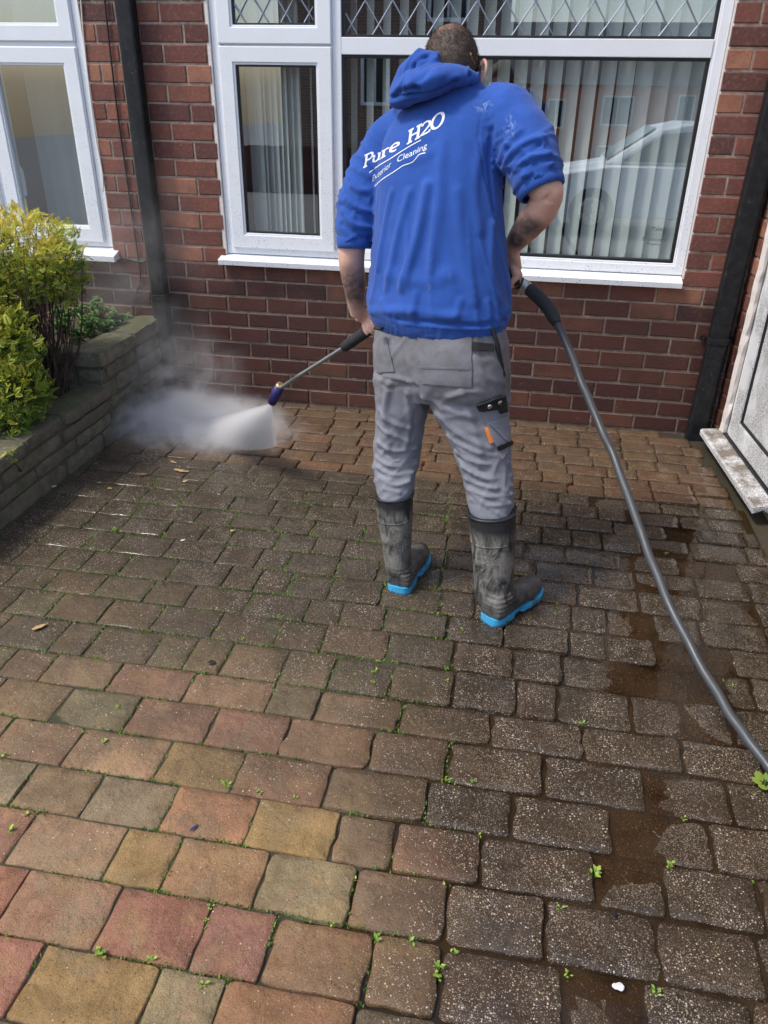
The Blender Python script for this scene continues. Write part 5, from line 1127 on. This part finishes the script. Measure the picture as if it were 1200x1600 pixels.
dens = t.math('MULTIPLY', t.math('MULTIPLY', fu, fv), t.math('MULTIPLY', t.rng(streak, .36, .64, .08, 1.4), t.rng(lump, .3, .7, .6, 1.2)))
dens = t.math('MULTIPLY', dens, t.rng(da, LEN*.55, LEN*1.05, 1.0, .3)); dens = t.math('MULTIPLY', dens, t.rng(da, .0, LEN, 380, 17)); vp = t.n('ShaderNodeVolumePrincipled'); vp.inputs['Color'].default_value = (.99, .995, 1, 1); vp.inputs['Anisotropy'].default_value = .2
t.put(vp.inputs['Density'], dens); t.put(out.inputs['Volume'], vp.outputs[0]); rings = []
for q in (.004, .06, .3, .6, 1.0, 1.12): rings.append([np.maximum(x_, (-9, -9, .002)) for x_ in ell(tip+ax*LEN*q, FU, FV, AU*LEN*q*1.05+.001, AV*LEN*q*1.1+.001, 20)])
v, f = loft(rings); jet = MB().add(v, f).build('water_jet', jm, None, True); tag(jet, 'white fan of pressurised water spraying from the nozzle to the paving', 'water jet', kind='stuff')
# flung droplets
dm, nt, b = newmat('droplet'); b.inputs['Base Color'].default_value = (.85, .88, .92, 1); b.inputs['Roughness'].default_value = .15; rnd = random.Random(3); db = MB()
for k in range(1800):
    if k < 450: q = rnd.random()**.7; c = tip+ax*LEN*q+FU*rnd.gauss(0, AU*.45)*LEN*q+FV*rnd.gauss(0, AV*.6)*LEN*q
    else: c = hitc+np.array((rnd.gauss(-.16, .20), rnd.gauss(.06, .16), abs(rnd.gauss(0, .10))))
    if c[2] < .004: continue
    r = rnd.uniform(.0005, .0014); d = nrm(ax*.8+np.array([rnd.gauss(0, .4) for _ in range(3)])); s1 = nrm(np.cross(d, (0, 0, 1)))*r; s2 = np.cross(d, s1); db.add([c-d*r*3, c+s1, c+s2, c-s1, c-s2, c+d*r*2], [(0, 2, 1), (0, 3, 2), (0, 4, 3), (0, 1, 4), (5, 1, 2), (5, 2, 3), (5, 3, 4), (5, 4, 1)])
o = db.build('spray_droplets', dm, None, True); tag(o, 'fine white droplets flung around the water jet', 'droplets', kind='stuff')

# ------------------------------------------------------------------ leaves, petals, seedlings
leafm = simple('dead_leaf', (.50, .33, .16), .8, .4, 60, .4, .003, coords='pos'); petm = simple('white_petal', (.75, .72, .72), .7, .2, 60); darkm = simple('rotten_leaf', (.022, .017, .014), .6, .4, 60)
def leaf(px, py, l, w, rot, mat, name, label, curl=.3, z=.006):
    c = GP(px, py, z); rnd = random.Random(int(px*7+py)); n = 6; v = []
    for i in range(n+1):
        s = i/n; ww = w*math.sin(math.pi*min(max(s*.92+.06, 0), 1))**.8*(1+rnd.gauss(0, .18))
        for sg in (-1, 0, 1): v.append(((s-.5)*l, sg*ww/2, .2*l*curl*(abs(s-.5)*2)**2+abs(sg)*ww*curl*.5+rnd.gauss(0, l*.02)))
    f = [(i*3+j, (i+1)*3+j, (i+1)*3+j+1, i*3+j+1) for i in range(n) for j in range(2)]
    o = MB().add(v, f).build(name, mat, None, True); o.location = c; o.rotation_euler = (rnd.gauss(0, .1), rnd.gauss(0, .1), rot); so = o.modifiers.new('s', 'SOLIDIFY'); so.thickness = .0012; tag(o, label, 'leaf'); return o
leaf(284, 736, .072, .028, .1, leafm, 'dead_leaf', 'largest curled tan leaf lying on the grimy blocks below the mist')
leaf(222, 742, .050, .022, .5, simple('brown_leaf', (.20, .115, .065), .8, .4, 60, .4, .003), 'dead_leaf', 'shrivelled brown leaf beside the largest tan leaf', .5)
leaf(271, 722, .035, .014, -.2, leafm, 'dead_leaf', 'small pale leaf just above the largest tan leaf'); leaf(289, 752, .022, .016, .3, leafm, 'dead_leaf', 'small round yellowish leaf just under the largest tan leaf')
leaf(172, 763, .020, .016, 1.0, leafm, 'dead_leaf', 'pale chip of leaf by the foot of the mossy wall'); leaf(62, 980, .050, .022, 1.0, leafm, 'dead_leaf', 'tan leaf lying near the left edge of the drive')
leaf(85, 760, .024, .016, 1.2, petm, 'petal', 'white petal at the foot of the mossy wall'); leaf(286, 844, .020, .009, .5, petm, 'petal', 'white petal on the dark blocks left of the boots'); leaf(966, 1542, .026, .016, .2, petm, 'petal', 'white petal in the muddy joint at the bottom right')
leaf(331, 1035, .024, .014, .4, darkm, 'rotten_leaf', 'black leaf scrap on a block in mid drive'); leaf(958, 1428, .022, .014, 1.3, darkm, 'rotten_leaf', 'black leaf scrap in the wet joint at lower right')
leaf(303, 1293, .026, .007, 1.1, simple('blue_scrap', (.03, .04, .14), .4, .2), 'plastic_scrap', 'dark blue plastic scrap on an orange block'); leaf(363, 829, .016, .014, .2, simple('yellow_scrap', (.45, .42, .12), .6, .2), 'dead_leaf', 'small yellow round leaf on the grimy blocks')
M['seedling'] = mat_leaf('seedling', [(0, (.10, .20, .03)), (.5, (.22, .36, .05)), (1, (.38, .50, .08))])
def seedling_me(k):
    rnd = random.Random(k); mb = MB(); n = rnd.randint(4, 8); tones = []
    for i in range(n):
        a = rnd.uniform(0, 6.28); r = rnd.uniform(.0, .010); o = np.array((math.cos(a)*r, math.sin(a)*r, rnd.uniform(.002, .012))); aa = rnd.uniform(0, 6.28); d = np.array((math.cos(aa), math.sin(aa), rnd.uniform(.1, .7))); l = rnd.uniform(.006, .013); s = nrm(np.cross(d, (0, 0, 1)))*l*.33
        mb.add([o, o+d*l*.5-s, o+d*l, o+d*l*.5+s, (o[0]*.3, o[1]*.3, -.006)], [(0, 1, 2, 3), (0, 1, 4)]); tn = rnd.uniform(.2, 1); tones += [tn, tn*.6]
    me = mb.mesh('seedling'); me.materials.append(M['seedling']); a = me.attributes.new('tone', 'FLOAT', 'FACE'); a.data.foreach_set('value', tones); return me
SD = [seedling_me(k) for k in range(8)]
spots = [(180, 830, 1.4), (258, 836, 1.0), (215, 832, .8), (300, 840, .7), (186, 1106, 1.1), (130, 1145, .8), (163, 1160, 1.2), (355, 1230, 1.9), (405, 1240, 1.0), (462, 1247, .8), (8, 1183, 1.3), (18, 1300, 1.5), (44, 1275, 1.2), (157, 1490, 1.9), (235, 1502, 1.2), (320, 1540, 1.4), (322, 1440, .7), (328, 1420, .9), (520, 1448, 1.0), (556, 1375, .8), (588, 1470, 1.5), (632, 1107, .9), (585, 1052, 1.2), (583, 1068, 1.1), (590, 1035, .9), (555, 1055, .6),
    (645, 1476, 1.4), (710, 1488, 1.3), (686, 1515, 1.6), (683, 1525, 1.4), (930, 1366, 2.0), (876, 1420, 1.2), (1046, 1355, 1.3), (1068, 1282, .9), (750, 1308, .9), (694, 1385, .9), (700, 1220, 1.4), (738, 1222, 1.0), (908, 1132, 1.0), (697, 1065, 1.0), (1025, 1552, 1.2), (885, 1525, 1.0), (1175, 1380, .9), (870, 945, 1.1), (868, 960, .9), (722, 985, .9), (598, 930, .7), (690, 945, .6), (378, 1000, .9), (340, 985, .8), (290, 975, .8), (220, 965, .9), (440, 965, .8), (475, 905, .8), (395, 895, .6), (535, 985, .7), (1040, 866, .9), (918, 880, .7), (1130, 1065, .8), (1145, 1072, .7)]
sgroup = 'weed seedlings in the paving joints'
for k, (px, py, s) in enumerate(spots):
    o = bpy.data.objects.new('weed_seedling', SD[k % 8]); COL.objects.link(o); o.location = GP(px, py, -.002); o.rotation_euler[2] = random.uniform(0, 6.28); s *= .72; o.scale = (s, s, s); tag(o, 'tiny bright green weed seedling sprouting from a paving joint', 'weed', sgroup)
# the larger plant at the right edge
t_ = empty('broadleaf_weed', tuple(GP(1195, 1225))); tag(t_, 'bright green broad leaved weed at the right edge under the hose', 'weed'); mb, tones = MB(), []
for k in range(6):
    a = k*1.05; d = np.array((math.cos(a), math.sin(a), .35)); s = nrm(np.cross(d, (0, 0, 1))); l = .030; o = d*.006
    mb.add([o, o+d*l*.4-s*l*.4, o+d*l*.8-s*l*.35, o+d*l, o+d*l*.8+s*l*.35, o+d*l*.4+s*l*.4], [(0, 1, 2, 3), (0, 3, 4, 5)]); tones += [.75, .8]
with_tone(mb, tones, 'leaf_cluster', M['seedling'], t_); v, f = tube([(0, 0, -.01), (0, 0, .012)], .003, 6); MB().add(v, f).build('stem', M['seedling'], t_)
# moss growing up in the joints between the dry blocks
mm, mt = MB(), []; rnd = random.Random(11)
for k in range(15000):
    kk = rnd.randrange(11, 26); 
    if rnd.random() < .55: x, y = rnd.uniform(.1, 1.7), rows[kk]+rnd.gauss(0, .003)
    else:
        s_t = rnd.choice(allsetts[:240]); x, y = s_t[0]+s_t[2]/2*rnd.choice((-1, 1))+rnd.gauss(0, .003), s_t[1]+rnd.uniform(-.5, .5)*s_t[3]
        if y > -.9: continue
    if noise.fractal(Vector((x*5, y*5, 3)), 1, 2, 3) < .05-.22*(y > -2.35) or x+.12*y > 1.35: continue
    a = rnd.uniform(0, 6.28); l = rnd.uniform(.0022, .0068); d = np.array((math.cos(a)*.6, math.sin(a)*.6, 1)); s = np.array((-math.sin(a), math.cos(a), 0))*l*.4; o = np.array((x, y, -.002))
    mm.add([o-s, o+s, o+d*l*1.5], [(0, 1, 2)]); mt.append(rnd.uniform(-.2, .5))
o = with_tone(mm, mt, 'joint_moss', M['seedling'], drive); o['kind'] = 'stuff'
# ------------------------------------------------------------------ across the street: what the window panes mirror
M.update(render_w=simple('white_paint', (.75, .76, .76), .5, .1, 5), slate=simple('roof_slate', (.07, .07, .078), .7, .4, 8, .3, .01, coords='pos'), carw=simple('white_car_paint', (.78, .79, .80), .25, .05, 3, 0), carr=simple('red_car_paint', (.45, .04, .035), .25, .05, 3, 0),
         carg=simple('car_glass', (.02, .025, .03), .08, .1, 3, 0), tyre=simple('tyre', (.02, .02, .02), .8, .2), fence=simple('red_fence', (.12, .045, .035), .8, .4, 9, .3, .01, coords='pos'))
def street_house(name, label, x0, x1, y, depth, zb, ze, ridge, wallmat, wins, gable=False):
    t = empty(name, ((x0+x1)/2, y, zb)); tag(t, label, 'house'); off = -Vector(t.location)
    def part(mb, n, m, par=None):
        o = mb.build(n, m, par or t)
        if par is None: o.location = off
        return o
    part(MB().box(x0, x1, y-depth, y, zb, ze), 'wall', wallmat); rf = MB(); e = .35
    if gable:
        xm = (x0+x1)/2; rf.add([(x0-e, y+e, ze), (xm, y+e, ridge), (x1+e, y+e, ze), (x0-e, y-depth-e, ze), (xm, y-depth-e, ridge), (x1+e, y-depth-e, ze)], [(0, 1, 4, 3), (1, 2, 5, 4), (0, 2, 1), (3, 4, 5), (0, 3, 5, 2)])
    else:
        ym = y-depth/2; rf.add([(x0-e, y+e, ze), (x1+e, y+e, ze), (x1+e, ym, ridge), (x0-e, ym, ridge), (x0-e, y-depth-e, ze), (x1+e, y-depth-e, ze)], [(0, 1, 2, 3), (3, 2, 5, 4), (0, 3, 4), (1, 5, 2), (0, 4, 5, 1)])
    r = part(rf, 'roof', M['slate']); part(MB().box(x0+.6, x0+1.2, y-depth/2-.4, y-depth/2+.2, ridge-.6, ridge+.9), 'chimney', wallmat, r)
    for a, b, c, d in wins:
        w = part(MB().frame(a, b, c, d, .09, y+.005, y+.09), 'window', M['render_w']); part(MB().box((a+b)/2-.03, (a+b)/2+.03, y+.006, y+.085, c+.09, d-.09), 'mullion', M['render_w'], w)
        part(MB().box(a+.05, b-.05, y+.003, y+.03, c+.05, d-.05), 'pane', M['carg'], w)
    return t
street_house('brown_brick_house', 'brown brick house across the street mirrored in the left of the large window', -5.6, .35, -20, 8, -1.2, 5.6, 8.0, mat_farbrick('brown_brick', (.20, .11, .075), (.27, .15, .10), (.36, .30, .25), 2.2), [(-3.3, -2.5, 1.2, 2.6), (-1.5, -.4, 3.2, 4.5)], True)
street_house('terraced_house', 'orange brick terraced house with slate roof mirrored in the right of the large window', -4.0, 16.0, -46, 8, -3.6, 2.0, 5.2, mat_farbrick('orange_brick', (.55, .17, .08), (.62, .21, .10), (.5, .35, .25), 2.2),
             [(-1.5, -.3, -.2, 1.3), (2.0, 3.0, -.2, 1.3), (5.0, 6.7, .0, 1.5), (5.0, 6.8, -2.7, -1.0), (9.0, 9.9, .0, 1.6), (9.0, 10.6, -2.7, -1.2), (12.4, 13.8, 0, 1.5)])
def car(name, label, x, y, z, mat):
    t = empty(name, (x, y, z)); tag(t, label, 'car', 'parked cars mirrored in the panes')
    low = [(0, .32), (.05, .55), (.25, .78), (.95, .90), (3.75, .92), (3.95, .75), (4.0, .4), (3.9, .25), (.15, .22)]; top = [(.85, .89), (1.55, 1.36), (1.9, 1.43), (2.9, 1.42), (3.4, 1.28), (3.8, .92)]
    def slab(prof, w0, w1, nm, m, par):
        v, f = loft([[(a, -w0, b) for a, b in prof], [(a, -w1, b) for a, b in prof], [(a, w1, b) for a, b in prof], [(a, w0, b) for a, b in prof]] if False else [[(a, -w0*(1-.0*b), b) for a, b in prof], [(a, w0, b) for a, b in prof]])
        o = MB().add(v, f).build(nm, m, par); bv = o.modifiers.new('b', 'BEVEL'); bv.width = w1; bv.segments = 3; bv.limit_method = 'ANGLE'; return o
    slab(low, .86, .09, 'body', mat, t); slab(top, .72, .10, 'cabin', mat, t)
    for s in (-1, 1):
        for pr in ([(1.12, .95), (1.62, 1.30), (2.25, 1.35), (2.25, .95)], [(2.32, .95), (2.32, 1.35), (2.88, 1.34), (3.3, 1.22), (3.5, .95)]):
            v = [(a, s*.722, b) for a, b in pr]+[(a, s*.735, b) for a, b in pr]; n = len(pr); MB().add(v, [tuple(range(n)), tuple(range(n, 2*n))]+[(i, (i+1) % n, n+(i+1) % n, n+i) for i in range(n)]).build('side_window', M['carg'], t)
        for wx in (.78, 3.2):
            v, f = tube([(wx, s*.66, .31), (wx, s*.70, .31), (wx, s*.86, .31), (wx, s*.875, .31)], [.26, .31, .31, .26], 24); w = MB().add(v, f).build('wheel', M['tyre'], t, True)
            v, f = tube([(wx, s*.87, .31), (wx, s*.885, .31)], [.19, .16], 20); MB().add(v, f).build('rim', M['stud'], w)
        v, f = blob((.10, s*.62, .68), (.10, .16, .07), None, 10); MB().add(v, f).build('headlight', M['carg'], t, True)
    v = [(.93, -.62, .955), (.93, .62, .955), (1.52, .58, 1.355), (1.52, -.58, 1.355)]; MB().add([(a-.012, b, c+.014) for a, b, c in v]+v, [(0, 1, 2, 3), (7, 6, 5, 4), (0, 4, 5, 1), (1, 5, 6, 2), (2, 6, 7, 3), (3, 7, 4, 0)]).build('windscreen', M['carg'], t); return t
car('parked_car', 'white parked car mirrored in the right of the large window', 1.75, -8.6, -.17, M['carw'])
car('parked_car', 'red parked car mirrored behind the white car at the right', 4.3, -14.0, -.55, M['carr'])
fe = empty('garden_fence', (-3, -16, -1)); tag(fe, 'dark red board fence mirrored under the brown house', 'fence')
for k in range(44): MB().box(-4.4+k*.14, -4.4+k*.14+.128, -.02, .02, -.4, 1.35+random.gauss(0, .01)).build('board', M['fence'], fe)
